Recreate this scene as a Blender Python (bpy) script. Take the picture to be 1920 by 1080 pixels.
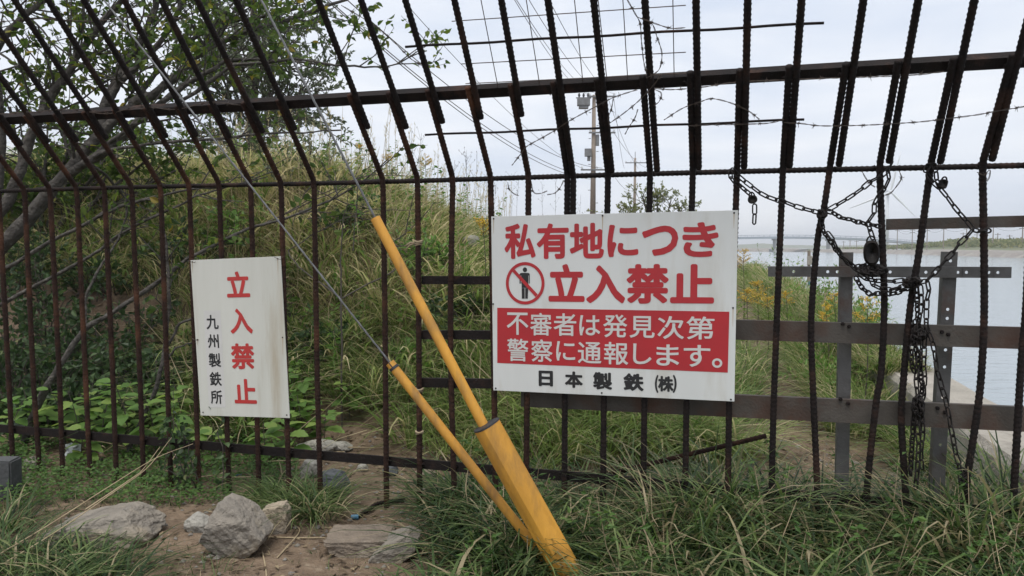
import bpy, bmesh, math, random
import numpy as np
from mathutils import Vector, Matrix, Quaternion

for o in list(bpy.data.objects):
    bpy.data.objects.remove(o)
SC = bpy.context.scene
C = SC.collection
rng = np.random.default_rng(7)
random.seed(7)

# ------------------------------------------------------------------ camera
EYE = 1.35
FPX = 1430.0
PITCH = math.radians(3.08)
cam_d = bpy.data.cameras.new('camera')
cam = bpy.data.objects.new('camera', cam_d)
C.objects.link(cam)
cam.location = (0, 0, EYE)
cam.rotation_euler = (math.radians(90) - PITCH, 0, 0)
cam_d.sensor_width = 36.0
cam_d.lens = 36.0 * FPX / 1920.0
cam_d.clip_start = 0.05
cam_d.clip_end = 6000
SC.camera = cam

# ------------------------------------------------------------------ sky
SUN_EL, SUN_AZ = math.radians(70), math.radians(195)     # high behind the camera
world = bpy.data.worlds.new('World')
SC.world = world
world.use_nodes = True
wn, wl = world.node_tree.nodes, world.node_tree.links
wn.clear()
w_out = wn.new('ShaderNodeOutputWorld')
w_bg = wn.new('ShaderNodeBackground')
w_bg.inputs['Strength'].default_value = 0.1
w_sky = wn.new('ShaderNodeTexSky')
w_sky.sky_type = 'NISHITA'
w_sky.sun_disc = False
w_sky.sun_elevation = SUN_EL
w_sky.sun_rotation = SUN_AZ
w_sky.dust_density = 3.0
w_tc = wn.new('ShaderNodeTexCoord')
w_mp = wn.new('ShaderNodeMapping')
w_mp.inputs['Scale'].default_value = (1.2, 1.2, 5.0)
w_mp.inputs['Rotation'].default_value = (0.12, 0.1, 0.6)
w_nz = wn.new('ShaderNodeTexNoise')
w_nz.inputs['Scale'].default_value = 2.2
w_nz.inputs['Detail'].default_value = 6
w_nz.inputs['Roughness'].default_value = 0.52
w_nz.inputs['Distortion'].default_value = 0.5
w_rp = wn.new('ShaderNodeValToRGB')
w_rp.color_ramp.elements[0].position = 0.30
w_rp.color_ramp.elements[0].color = (3.85, 4.3, 5.1, 1)
w_rp.color_ramp.elements[1].position = 0.72
w_rp.color_ramp.elements[1].color = (5.75, 5.82, 5.98, 1)
w_mx = wn.new('ShaderNodeMix')
w_mx.data_type = 'RGBA'
w_mx.inputs['Factor'].default_value = 0.93
wl.new(w_tc.outputs['Generated'], w_mp.inputs['Vector'])
wl.new(w_mp.outputs['Vector'], w_nz.inputs['Vector'])
wl.new(w_nz.outputs['Fac'], w_rp.inputs['Fac'])
wl.new(w_sky.outputs['Color'], w_mx.inputs[6])
wl.new(w_rp.outputs['Color'], w_mx.inputs[7])
wl.new(w_mx.outputs[2], w_bg.inputs['Color'])
wl.new(w_bg.outputs['Background'], w_out.inputs['Surface'])

sun_d = bpy.data.lights.new('sun', 'SUN')
sun_d.energy = 1.5
sun_d.angle = math.radians(30)
sun_d.color = (1.0, 0.965, 0.91)
sun = bpy.data.objects.new('sun', sun_d)
C.objects.link(sun)
sun.location = (-6, -8, 14)
_sd = Vector((math.sin(SUN_AZ) * math.cos(SUN_EL), math.cos(SUN_AZ) * math.cos(SUN_EL), math.sin(SUN_EL)))
sun.rotation_euler = _sd.to_track_quat('Z', 'Y').to_euler()

SC.view_settings.view_transform = 'Standard'
SC.view_settings.look = 'None'
SC.view_settings.exposure = 0.9
SC.view_settings.gamma = 1.0
SC.view_settings.use_curve_mapping = False
SC.cycles.use_denoising = True
SC.cycles.max_bounces = 6
SC.cycles.transparent_max_bounces = 8

# ------------------------------------------------------------------ helpers: projection
FW = np.array([0, math.cos(PITCH), -math.sin(PITCH)])
UP = np.array([0, math.sin(PITCH), math.cos(PITCH)])
RT = np.array([1.0, 0, 0])
CAM = np.array([0, 0, EYE])
A3 = lambda *a: np.array(a, float)

def ray(px, py):
    return RT * (px - 960) / FPX + FW + UP * (540 - py) / FPX

def hit(px, py, P, N):
    d = ray(px, py)
    return CAM + d * (np.dot(P - CAM, N) / np.dot(d, N))

def project(p):
    q = np.asarray(p, float) - CAM
    z = q @ FW
    z = np.where(z < 0.05, 0.05, z)
    return 960 + FPX * (q @ RT) / z, 540 - FPX * (q @ UP) / z

def dep(px, py, Y):                      # point on the pixel's ray at world depth Y
    d = ray(px, py)
    return CAM + d * (Y / d[1])

FP0 = A3(0, 3.7, 0)                      # the fence line
FR = A3(.962, -.274, 0); FR /= np.linalg.norm(FR)
FN = A3(-FR[1] * -1, 0, 0) * 0 + A3(-.274, -.962, 0); FN /= np.linalg.norm(FN)   # towards the camera
TH = math.radians(41)
FWV = FN * math.sin(TH) + A3(0, 0, 1) * math.cos(TH)     # up the leaning top

def F(px, py, d=0.0):                    # on the upright fence plane, d behind it
    return hit(px, py, FP0 - FN * d, FN)

HM = float(np.mean([F(x, y)[2] for x, y in ((0, 357.5), (480, 345), (960, 334), (1440, 319), (1920, 308))]))
MP = A3(FP0[0], FP0[1], HM)
ON = np.cross(FR, FWV); ON /= np.linalg.norm(ON)
if np.dot(ON, CAM - MP) < 0: ON = -ON

def O(px, py, e=0.0):                    # on the leaning top plane, e behind it
    return hit(px, py, MP - ON * e, ON)

def fence_d(x, y):                       # metres behind the fence
    return -((x - FP0[0]) * FN[0] + (y - FP0[1]) * FN[1])

# ------------------------------------------------------------------ helpers: noise, terrain
def _hash(ix, iy, s):
    h = (ix * 374761393 + iy * 668265263 + s * 974711) & 0xFFFFFFFF
    h = ((h ^ (h >> 13)) * 1274126177) & 0xFFFFFFFF
    return ((h ^ (h >> 16)) & 0xFFFF) / 65535.0

def vnoise(x, y, s=0):
    x = np.asarray(x, float); y = np.asarray(y, float)
    ix = np.floor(x).astype(np.int64); iy = np.floor(y).astype(np.int64)
    fx = x - ix; fy = y - iy
    fx = fx * fx * (3 - 2 * fx); fy = fy * fy * (3 - 2 * fy)
    a, b = _hash(ix, iy, s), _hash(ix + 1, iy, s)
    c, d = _hash(ix, iy + 1, s), _hash(ix + 1, iy + 1, s)
    return (a * (1 - fx) + b * fx) * (1 - fy) + (c * (1 - fx) + d * fx) * fy

def fbm(x, y, s=0, o=3):
    t = 0; a = 1; n = 0
    for k in range(o):
        t = t + a * (vnoise(np.asarray(x) * 2 ** k, np.asarray(y) * 2 ** k, s + k) - .5); n += a; a *= .5
    return t / n * 2

def coast_c(x, y):                       # metres right of the seawall's inner face
    return (x - (2.72 + .27 * (y - 5))) * .965

def sstep(t):
    t = np.clip(t, 0, 1)
    return t * t * (3 - 2 * t)

def bank_t(x, y):
    c = coast_c(x, y); d = fence_d(x, y)
    n = .35 * fbm(x * .5, y * .5, 11)
    a1 = (-1.15 - c + n * .6) / 5.2
    a2 = (d - .95 + n * .5) / 3.7
    t = np.minimum(a1, a2)
    return np.clip(t, 0, 1)

def gz(x, y):
    x = np.asarray(x, float); y = np.asarray(y, float)
    t = bank_t(x, y)
    H = np.interp(y, [7, 9, 12, 16, 22, 40, 80], [2.25, 2.2, 1.85, 1.5, 1.35, 1.25, 1.2])
    h = H * (sstep(t * .92 + .03) - sstep(.03)) + .10 * np.clip(-coast_c(x, y) - 6.5, 0, 4) * t
    h = h + .14 * fbm(x * .7, y * .7, 3) * np.clip(t * 4, 0, 1)
    h = h + .030 * fbm(x * 2.1, y * 2.1, 5) + .010 * fbm(x * 9, y * 9, 6)
    c = coast_c(x, y)
    h = np.where(c > .1, h - 3.2 * sstep((c - .1) / .25), h)
    return h

# ------------------------------------------------------------------ helpers: meshes
class MB:
    def __init__(s):
        s.v = []; s.f = []; s.n = 0; s.a = []
    def add(s, verts, faces, attr=0.0):
        verts = np.asarray(verts, float).reshape(-1, 3)
        s.v.append(verts)
        if not isinstance(faces, (list, tuple)): faces = [faces]
        for f in faces:
            f = np.asarray(f, np.int64)
            if len(f): s.f.append(f + s.n)
        s.a.append(np.broadcast_to(np.asarray(attr, float), (len(verts),)))
        s.n += len(verts)
        return s
    def mesh(s, name, origin=(0, 0, 0), smooth=False, attr=False):
        me = bpy.data.meshes.new(name)
        V = np.concatenate(s.v) - np.asarray(origin, float)
        me.vertices.add(len(V)); me.vertices.foreach_set('co', V.ravel())
        lt = np.concatenate([np.full(len(f), f.shape[1]) for f in s.f])
        li = np.concatenate([f.ravel() for f in s.f])
        me.loops.add(len(li)); me.loops.foreach_set('vertex_index', li.astype(np.int32))
        me.polygons.add(len(lt))
        me.polygons.foreach_set('loop_start', (np.cumsum(lt) - lt).astype(np.int32))
        me.update(calc_edges=True)
        me.polygons.foreach_set('use_smooth', np.full(len(lt), smooth))
        if attr:
            at = me.attributes.new('rnd', 'FLOAT', 'POINT')
            at.data.foreach_set('value', np.concatenate(s.a).astype(np.float32))
        me.validate()
        return me
    def box(s, c, u, v, w):                # centre, three half-axes
        c, u, v, w = (np.asarray(k, float) for k in (c, u, v, w))
        P = [c + a * u + b * v + d * w for a in (-1, 1) for b in (-1, 1) for d in (-1, 1)]
        q = [[0, 1, 3, 2], [4, 6, 7, 5], [0, 4, 5, 1], [2, 3, 7, 6], [0, 2, 6, 4], [1, 5, 7, 3]]
        if np.dot(np.cross(u, v), w) < 0: q = [k[::-1] for k in q]
        return s.add(P, [np.array(q)])
    def tube(s, pts, rad, sides=8, caps=True, attr=0.0, flat=None):
        pts = np.asarray(pts, float); n = len(pts)
        rad = np.broadcast_to(np.asarray(rad, float), (n,))
        tg = np.gradient(pts, axis=0)
        tg /= np.linalg.norm(tg, axis=1)[:, None] + 1e-12
        ref = A3(0, 0, 1) if abs(tg[0][2]) < .9 else A3(1, 0, 0)
        N = np.cross(tg[0], ref); N /= np.linalg.norm(N)
        fr = []
        for i in range(n):
            N = N - tg[i] * np.dot(N, tg[i]); N /= np.linalg.norm(N) + 1e-12
            fr.append((N, np.cross(tg[i], N)))
        an = np.arange(sides) * 2 * math.pi / sides
        Nn = np.array([f[0] for f in fr]); Bn = np.array([f[1] for f in fr])
        R = pts[:, None, :] + rad[:, None, None] * (np.cos(an)[None, :, None] * Nn[:, None, :] + np.sin(an)[None, :, None] * Bn[:, None, :])
        V = R.reshape(-1, 3)
        i = np.arange(n - 1)[:, None] * sides; k = np.arange(sides)[None, :]; k2 = (k + 1) % sides
        Q = np.stack([i + k, i + k2, i + sides + k2, i + sides + k], -1).reshape(-1, 4)
        fs = [Q]
        if caps:
            fs.append(np.array([list(range(sides))[::-1]]))
            fs.append(np.array([[(n - 1) * sides + j for j in range(sides)]]))
        return s.add(V, fs, attr)

def wloc(o):
    p = A3(0, 0, 0)
    while o is not None:
        p = p + A3(*o.location); o = o.parent
    return p

def tag(o, label=None, cat=None, group=None, kind=None):
    if label: o['label'] = label
    if cat: o['category'] = cat
    if group: o['group'] = group
    if kind: o['kind'] = kind
    return o

def obj(name, mb, m, parent=None, smooth=False, attr=False, origin=None):
    if parent is not None: og = wloc(parent) if origin is None else np.asarray(origin, float)
    elif origin is not None: og = np.asarray(origin, float)
    else:
        V = np.concatenate(mb.v); og = A3((V[:, 0].min() + V[:, 0].max()) / 2, (V[:, 1].min() + V[:, 1].max()) / 2, V[:, 2].min())
    me = mb.mesh(name, og, smooth, attr)
    me.materials.append(m)
    o = bpy.data.objects.new(name, me); C.objects.link(o)
    o.parent = parent
    if parent is None: o.location = og
    elif origin is not None: o.location = og - wloc(parent)
    return o

def thing(name, label, cat, loc, group=None):
    o = bpy.data.objects.new(name, None); C.objects.link(o)
    o.empty_display_size = .1
    o.location = tuple(float(k) for k in loc)
    return tag(o, label, cat, group)

def resample(pts, step):
    pts = np.asarray(pts, float)
    L = np.r_[0, np.cumsum(np.linalg.norm(np.diff(pts, axis=0), axis=1))]
    n = max(2, int(round(L[-1] / step)) + 1)
    t = np.linspace(0, L[-1], n)
    return np.stack([np.interp(t, L, pts[:, k]) for k in range(3)], 1)

def smooth_path(pts, n=6):               # Catmull-Rom
    P = np.asarray(pts, float)
    if len(P) < 3: return P
    P = np.vstack([2 * P[0] - P[1], P, 2 * P[-1] - P[-2]])
    out = []
    for i in range(1, len(P) - 2):
        for t in np.linspace(0, 1, n, endpoint=False):
            a, b, c, d = P[i - 1], P[i], P[i + 1], P[i + 2]
            out.append(.5 * ((2 * b) + (-a + c) * t + (2 * a - 5 * b + 4 * c - d) * t * t + (-a + 3 * b - 3 * c + d) * t ** 3))
    out.append(P[-2])
    return np.array(out)

# ------------------------------------------------------------------ materials
def mat(name, c1, c2=None, scale=8., rough=.8, bump=0., bscale=40., metallic=0., c3=None, s3=3., p3=(.5, .65), stretch=None, spec=.5, detail=6, coord='Object'):
    m = bpy.data.materials.new(name); m.use_nodes = True
    n, l = m.node_tree.nodes, m.node_tree.links
    b = n['Principled BSDF']
    b.inputs['Roughness'].default_value = rough
    b.inputs['Metallic'].default_value = metallic
    b.inputs['Specular IOR Level'].default_value = spec
    b.inputs['Base Color'].default_value = (*c1, 1)
    tc = n.new('ShaderNodeTexCoord'); mp = n.new('ShaderNodeMapping')
    l.new(tc.outputs[coord], mp.inputs['Vector'])
    if stretch: mp.inputs['Scale'].default_value = stretch
    def noise(sc, lo, hi):
        z = n.new('ShaderNodeTexNoise'); z.inputs['Scale'].default_value = sc; z.inputs['Detail'].default_value = detail
        z.inputs['Roughness'].default_value = .62
        l.new(mp.outputs['Vector'], z.inputs['Vector'])
        r = n.new('ShaderNodeMapRange'); r.inputs[1].default_value = lo; r.inputs[2].default_value = hi
        l.new(z.outputs['Fac'], r.inputs[0])
        return r.outputs[0]
    if c2 is not None:
        mx = n.new('ShaderNodeMix'); mx.data_type = 'RGBA'
        mx.inputs[6].default_value = (*c1, 1); mx.inputs[7].default_value = (*c2, 1)
        l.new(noise(scale, .35, .65), mx.inputs['Factor'])
        out = mx.outputs[2]
        if c3 is not None:
            m2 = n.new('ShaderNodeMix'); m2.data_type = 'RGBA'
            l.new(out, m2.inputs[6]); m2.inputs[7].default_value = (*c3, 1)
            l.new(noise(s3, *p3), m2.inputs['Factor'])
            out = m2.outputs[2]
        l.new(out, b.inputs['Base Color'])
    if bump:
        z = n.new('ShaderNodeTexNoise'); z.inputs['Scale'].default_value = bscale; z.inputs['Detail'].default_value = 8
        l.new(mp.outputs['Vector'], z.inputs['Vector'])
        bp = n.new('ShaderNodeBump'); bp.inputs['Strength'].default_value = min(1, bump); bp.inputs['Distance'].default_value = .012 if bscale > 35 else .03
        l.new(z.outputs['Fac'], bp.inputs['Height'])
        l.new(bp.outputs['Normal'], b.inputs['Normal'])
    return m

def leafmat(name, stops, trans=.35, rough=.55, spec=.3):
    """colour by each leaf's own random number 'rnd'; thin translucent leaf"""
    m = bpy.data.materials.new(name); m.use_nodes = True
    n, l = m.node_tree.nodes, m.node_tree.links
    n.clear()
    out = n.new('ShaderNodeOutputMaterial')
    at = n.new('ShaderNodeAttribute'); at.attribute_name = 'rnd'
    rp = n.new('ShaderNodeValToRGB')
    e = rp.color_ramp.elements
    while len(e) < len(stops): e.new(.5)
    for k, (p, c) in enumerate(stops):
        e[k].position = p; e[k].color = (*c, 1)
    l.new(at.outputs['Fac'], rp.inputs['Fac'])
    b = n.new('ShaderNodeBsdfPrincipled')
    b.inputs['Roughness'].default_value = rough
    b.inputs['Specular IOR Level'].default_value = spec
    t = n.new('ShaderNodeBsdfTranslucent')
    mx = n.new('ShaderNodeMixShader'); mx.inputs[0].default_value = trans
    l.new(rp.outputs['Color'], b.inputs['Base Color'])
    hs = n.new('ShaderNodeHueSaturation'); hs.inputs['Value'].default_value = 1.25; hs.inputs['Saturation'].default_value = 1.1
    l.new(rp.outputs['Color'], hs.inputs['Color'])
    l.new(hs.outputs['Color'], t.inputs['Color'])
    l.new(b.outputs[0], mx.inputs[1]); l.new(t.outputs[0], mx.inputs[2])
    l.new(mx.outputs[0], out.inputs['Surface'])
    return m

M = {}
M['rust'] = mat('rusted_steel', (.0075, .0058, .0056), (.017, .0105, .009), 25, .85, .5, 180, c3=(.052, .025, .016), s3=5, p3=(.54, .74), spec=.25)
M['rust_low'] = mat('rusted_rebar', (.019, .011, .009), (.042, .021, .0145), 25, .88, .6, 160, c3=(.105, .046, .025), s3=5, p3=(.52, .72), spec=.2)
M['rail_rust'] = mat('rail_rust', (.008, .0062, .006), (.016, .0105, .009), 12, .85, .4, 120, c3=(.05, .025, .017), s3=6, p3=(.56, .72), spec=.25)
M['chain'] = mat('chain_rust', (.007, .0055, .005), (.016, .011, .009), 60, .7, .3, 200, spec=.35)
M['galv'] = mat('weathered_galvanised', (.092, .080, .068), (.058, .049, .041), 6, .75, .25, 90, c3=(.075, .038, .025), s3=3.4, p3=(.48, .66), spec=.4)
M['galv_edge'] = mat('galvanised_clean', (.125, .12, .115), (.08, .076, .072), 9, .65, .2, 90, c3=(.085, .045, .03), s3=4.3, p3=(.56, .7), spec=.4)
M['wire'] = mat('thin_wire', (.05, .04, .036), (.09, .06, .045), 30, .7)
M['barb'] = mat('barbed_wire_metal', (.045, .035, .03), (.08, .055, .04), 40, .7)
M['cable'] = mat('guy_strand', (.16, .165, .17), (.10, .10, .10), 30, .5, metallic=.3, spec=.5)
M['yellow'] = mat('yellow_plastic', (.64, .32, .045), (.50, .245, .04), 7, .62, .25, 100, c3=(.19, .115, .05), s3=9, p3=(.50, .76), stretch=(1, 1, .25), spec=.4)
M['black_plastic'] = mat('black_plastic', (.02, .021, .024), (.035, .035, .038), 20, .5)
M['white'] = mat('sign_white', (.66, .67, .65), (.61, .62, .60), 4, .45, c3=(.47, .44, .37), s3=6, p3=(.52, .82), stretch=(1, 1, .16), spec=.4)
M['white_old'] = mat('sign_white_old', (.62, .62, .565), (.55, .55, .49), 5, .5, c3=(.36, .29, .19), s3=5.5, p3=(.57, .80), stretch=(1.2, 1.2, .12), spec=.35)
M['red'] = mat('sign_red', (.43, .024, .03), (.37, .024, .03), 6, .45, spec=.4)
M['red_old'] = mat('sign_red_old', (.50, .04, .036), (.42, .04, .036), 9, .5, spec=.4)
M['ink'] = mat('sign_black', (.012, .012, .013), (.02, .02, .021), 9, .5)
M['text_white'] = mat('sign_text_white', (.60, .59, .565), (.56, .55, .52), 6, .45)
M['dirt'] = mat('bare_soil', (.205, .150, .104), (.115, .083, .058), 4.5, .95, 1., 30, c3=(.27, .215, .155), s3=14, p3=(.56, .72), spec=.15, detail=9)
M['rock_grey'] = mat('grey_rock', (.25, .222, .185), (.165, .150, .13), 7, .9, .9, 22, c3=(.30, .255, .19), s3=4, p3=(.52, .66), spec=.2, detail=10)
M['rock_tan'] = mat('tan_rock', (.36, .30, .22), (.26, .22, .17), 8, .9, .8, 30, c3=(.15, .14, .13), s3=6, p3=(.55, .68), spec=.2, detail=10)
M['rock_pale'] = mat('pale_rock', (.35, .33, .29), (.24, .23, .205), 9, .9, .8, 30, c3=(.13, .13, .125), s3=6, p3=(.56, .7), spec=.2, detail=10)
M['rock_brown'] = mat('brown_rock', (.215, .175, .135), (.14, .115, .092), 8, .9, .9, 24, c3=(.29, .25, .20), s3=6, p3=(.56, .7), spec=.2, detail=10)
M['rock_dark'] = mat('bluish_rock', (.13, .138, .145), (.085, .09, .095), 9, .88, .8, 30, c3=(.22, .21, .19), s3=6, p3=(.56, .7), spec=.25, detail=10)
M['concrete'] = mat('old_concrete', (.36, .33, .285), (.27, .25, .215), 3, .92, .6, 35, c3=(.16, .145, .125), s3=5, p3=(.55, .75), spec=.2, detail=10)
M['concrete_grey'] = mat('grey_concrete', (.085, .087, .088), (.055, .057, .058), 6, .9, .5, 40, spec=.25)
M['pebble'] = mat('pebbles', (.22, .20, .175), (.14, .125, .11), 20, .9, .4, 60)
M['bark'] = mat('grey_bark', (.095, .087, .078), (.052, .047, .042), 15, .9, 1., 30, c3=(.15, .138, .12), s3=22, p3=(.56, .7), spec=.15)
M['twig'] = mat('dark_twigs', (.055, .046, .04), (.085, .07, .058), 20, .9)
M['dry_stem'] = mat('dry_stems', (.40, .32, .20), (.28, .215, .13), 12, .8)
M['pole'] = mat('pole_concrete', (.25, .205, .165), (.20, .165, .135), 3, .9)
M['pole_metal'] = mat('pole_fittings', (.20, .205, .21), (.14, .14, .14), 5, .6)
M['far_white'] = mat('turbine_white', (.70, .72, .74), (.66, .68, .70), 1, .5)
M['bridge'] = mat('bridge_paint', (.30, .34, .38), (.26, .30, .34), .2, .7)
M['pier'] = mat('bridge_pier_concrete', (.42, .42, .41), (.36, .36, .35), .2, .9)
M['far_rock'] = mat('far_revetment', (.24, .215, .19), (.17, .155, .14), .9, .95, c3=(.30, .28, .25), s3=.2, p3=(.5, .65))
M['far_land'] = mat('far_scrub_ground', (.10, .125, .06), (.15, .15, .085), .15, .95)
M['far_rail'] = mat('far_fence_paint', (.06, .075, .075), None, 1, .8)
M['plastic'] = mat('clear_litter', (.45, .48, .48), (.35, .38, .4), 8, .35)
M['blue'] = mat('blue_tape', (.06, .17, .27), None, 1, .6)
M['label_blue'] = mat('label_blue', (.03, .16, .45), None, 1, .6)
M['flower'] = mat('goldenrod_yellow', (.62, .40, .03), (.52, .35, .05), 30, .8)
GR = [(0, (.052, .095, .022)), (.3, (.120, .185, .045)), (.6, (.21, .265, .080)), (.78, (.32, .295, .15)), (1, (.50, .42, .26))]
M['grass'] = leafmat('grass_blade', GR, .42, .6, .14)
GB = [(0, (.075, .125, .035)), (.3, (.165, .235, .070)), (.6, (.27, .32, .115)), (.78, (.42, .385, .20)), (1, (.60, .51, .33))]  # grass colours lightened so the bank looks better lit, plus paler straw
M['bank_grass'] = leafmat('lit_bank_grass_blade', GB, .45, .6, .14)
GS = [(0, (.020, .043, .014)), (.28, (.066, .112, .036)), (.6, (.18, .235, .085)), (.78, (.24, .215, .115)), (1, (.40, .33, .21))]  # darker grass colours: deep shade of the foreground put into the blades
M['sedge'] = leafmat('shaded_sedge_blade', GS, .38, .5, .25)
M['leaf_tree'] = leafmat('tree_leaf', [(0, (.035, .065, .018)), (.5, (.075, .12, .03)), (.85, (.15, .19, .04)), (1, (.27, .21, .05))], .45, .55, .2)
M['leaf_olive'] = leafmat('evergreen_leaf', [(0, (.06, .085, .045)), (.6, (.13, .16, .09)), (1, (.26, .28, .19))], .4, .5, .4)
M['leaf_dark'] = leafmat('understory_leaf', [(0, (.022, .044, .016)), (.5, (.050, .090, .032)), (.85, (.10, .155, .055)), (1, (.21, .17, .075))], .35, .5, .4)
M['leaf_fresh'] = leafmat('fresh_leaf', [(0, (.09, .17, .036)), (.6, (.16, .28, .07)), (1, (.28, .38, .10))], .45, .5, .35)
M['leaf_cover'] = leafmat('groundcover_leaf', [(0, (.04, .085, .020)), (.6, (.075, .145, .032)), (1, (.12, .19, .05))], .3, .55, .3)
M['leaf_far'] = leafmat('far_leaf', [(0, (.10, .13, .05)), (.6, (.20, .22, .085)), (1, (.34, .31, .15))], .5, .7, .2)
M['litter'] = leafmat('dead_leaf', [(0, (.06, .042, .028)), (.5, (.14, .10, .065)), (1, (.30, .24, .15))], .1, .8, .2)

# water
wm = bpy.data.materials.new('canal_water'); wm.use_nodes = True
n, l = wm.node_tree.nodes, wm.node_tree.links
b = n['Principled BSDF']
b.inputs['Base Color'].default_value = (.22, .26, .28, 1)
b.inputs['Roughness'].default_value = .12
b.inputs['IOR'].default_value = 1.33
tc = n.new('ShaderNodeTexCoord'); mp = n.new('ShaderNodeMapping'); mp.inputs['Scale'].default_value = (.55, 1.9, 1)
mp.inputs['Rotation'].default_value = (0, 0, .25)
nz = n.new('ShaderNodeTexNoise'); nz.inputs['Scale'].default_value = 1.7; nz.inputs['Detail'].default_value = 5
bp = n.new('ShaderNodeBump'); bp.inputs['Strength'].default_value = .55; bp.inputs['Distance'].default_value = .06
l.new(tc.outputs['Object'], mp.inputs['Vector']); l.new(mp.outputs[0], nz.inputs['Vector'])
l.new(nz.outputs['Fac'], bp.inputs['Height']); l.new(bp.outputs[0], b.inputs['Normal'])
M['water'] = wm

# ------------------------------------------------------------------ setting: ground, water, far shore
def grid_mesh(xs, ys, zf):
    X, Y = np.meshgrid(xs, ys)
    V = np.stack([X, Y, zf(X, Y)], -1).reshape(-1, 3)
    nx, ny = len(xs), len(ys)
    i = (np.arange(ny - 1)[:, None] * nx + np.arange(nx - 1)[None, :]).ravel()
    return V, np.stack([i, i + 1, i + nx + 1, i + nx], -1)

xs = np.unique(np.r_[np.linspace(-600, -40, 12), np.linspace(-40, -10, 30), np.linspace(-10, 6, 330), np.linspace(6, 14, 50), np.linspace(14, 190, 160)])
ys = np.unique(np.r_[np.linspace(-8, 1.5, 12), np.linspace(1.5, 9, 300), np.linspace(9, 30, 130), np.linspace(30, 120, 60), np.linspace(120, 600, 50)])
V, Q = grid_mesh(xs, ys, gz)
g = MB().add(V, [Q])
tag(obj('ground', g, M['dirt'], smooth=True, origin=(0, 0, 0)), kind='structure')

WZ = -1.6
w = MB().add([(-40, -30, WZ), (2500, -30, WZ), (2500, 5200, WZ), (-2500, 5200, WZ), (-2500, 601, WZ), (-40, 601, WZ)], [np.array([[0, 1, 2, 3, 4, 5]])])
tag(obj('water', w, M['water'], origin=(0, 0, WZ)), kind='structure')

# far shore: land on the other side of the canal
sh = np.array([(112, 60), (135, 201), (159, 324), (174, 440), (150, 520), (190, 640), (330, 900)], float)
shp = smooth_path(np.c_[sh, np.zeros(len(sh))], 8)[:, :2]
prof = [(0, WZ - .4), (3.0, -.35), (7.5, .15), (10, .35), (13, .9), (19, 2.4), (26, 2.8), (60, 2.4), (900, 1.5)]
dn = np.gradient(shp, axis=0); dn /= np.linalg.norm(dn, axis=1)[:, None]
nr = np.stack([dn[:, 1], -dn[:, 0]], 1)
def shore_pt(i, off):
    return shp[i] + nr[i] * off
rows = []
for i in range(len(shp)):
    yy = shp[i][1]
    k = np.clip((430 - yy) / 120, .15, 1)
    rows.append([(*shore_pt(i, o_ + 1.2 * fbm(o_ * .1, yy * .05, 4)), WZ - .4 + (z_ - WZ + .4) * (k if z_ > .2 else 1) + .25 * fbm(yy * .2, o_ * .3, 9)) for o_, z_ in prof])
R = np.array(rows); ni, nj = R.shape[:2]
i = (np.arange(ni - 1)[:, None] * nj + np.arange(nj - 1)[None, :]).ravel()
Qs = np.stack([i, i + 1, i + nj + 1, i + nj], -1)
col = np.tile(np.arange(nj - 1), ni - 1)
fl = MB().add(R.reshape(-1, 3), [Qs[col >= 3]])
tag(obj('far_shore_ground', fl, M['far_land'], smooth=True, origin=(0, 0, 0)), kind='structure')
fr_ = MB().add(R.reshape(-1, 3), [Qs[col < 3]])
tag(obj('far_shore_revetment_bank', fr_, M['far_rock'], smooth=True, origin=(0, 0, 0)), kind='structure')
# low land strip on the horizon
hz = MB()
hx = np.linspace(-300, 1500, 120)
hh = 5 + 4 * fbm(hx * .01, hx * 0, 21) + 3 * np.clip((hx - 300) / 600, 0, 1)
P0 = np.c_[hx, np.full_like(hx, 1500), np.full_like(hx, WZ - 1)]
P1 = np.c_[hx, np.full_like(hx, 1530), hh]
P2 = np.c_[hx, np.full_like(hx, 1800), hh * .5]
k = np.arange(len(hx) - 1); n_ = len(hx)
hz.add(np.vstack([P0, P1, P2]), [np.r_[np.stack([k, k + 1, k + 1 + n_, k + n_], -1), np.stack([k + n_, k + 1 + n_, k + 1 + 2 * n_, k + 2 * n_], -1)]])
tag(obj('distant_hills', hz, M['far_land'], smooth=True, origin=(0, 1500, 0)), kind='structure')

# ------------------------------------------------------------------ seawall
sw = MB()
yy = np.r_[np.linspace(3.3, 20, 60), np.linspace(21, 300, 60)]
ring = []
for y in yy:
    x0 = 2.72 + .27 * (y - 5)
    j = .015 * fbm(y * 2, 0, 31)
    ring.append([(x0 + j, y, -.35), (x0 + .02 + j, y, .30), (x0 + .05 + j, y, .345), (x0 + .42, y + j, .35 + j * .5), (x0 + .46, y, .30), (x0 + .52, y, -2.4)])
R = np.array(ring); ni, nj = R.shape[:2]
i = (np.arange(ni - 1)[:, None] * nj + np.arange(nj - 1)[None, :]).ravel()
sw.add(R.reshape(-1, 3), [np.stack([i, i + nj, i + nj + 1, i + 1], -1), np.array([[0, 1, 2, 3, 4, 5]])])
tag(obj('seawall', sw, M['concrete'], smooth=False), 'low weathered concrete sea wall running along the water edge', 'wall')

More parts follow.
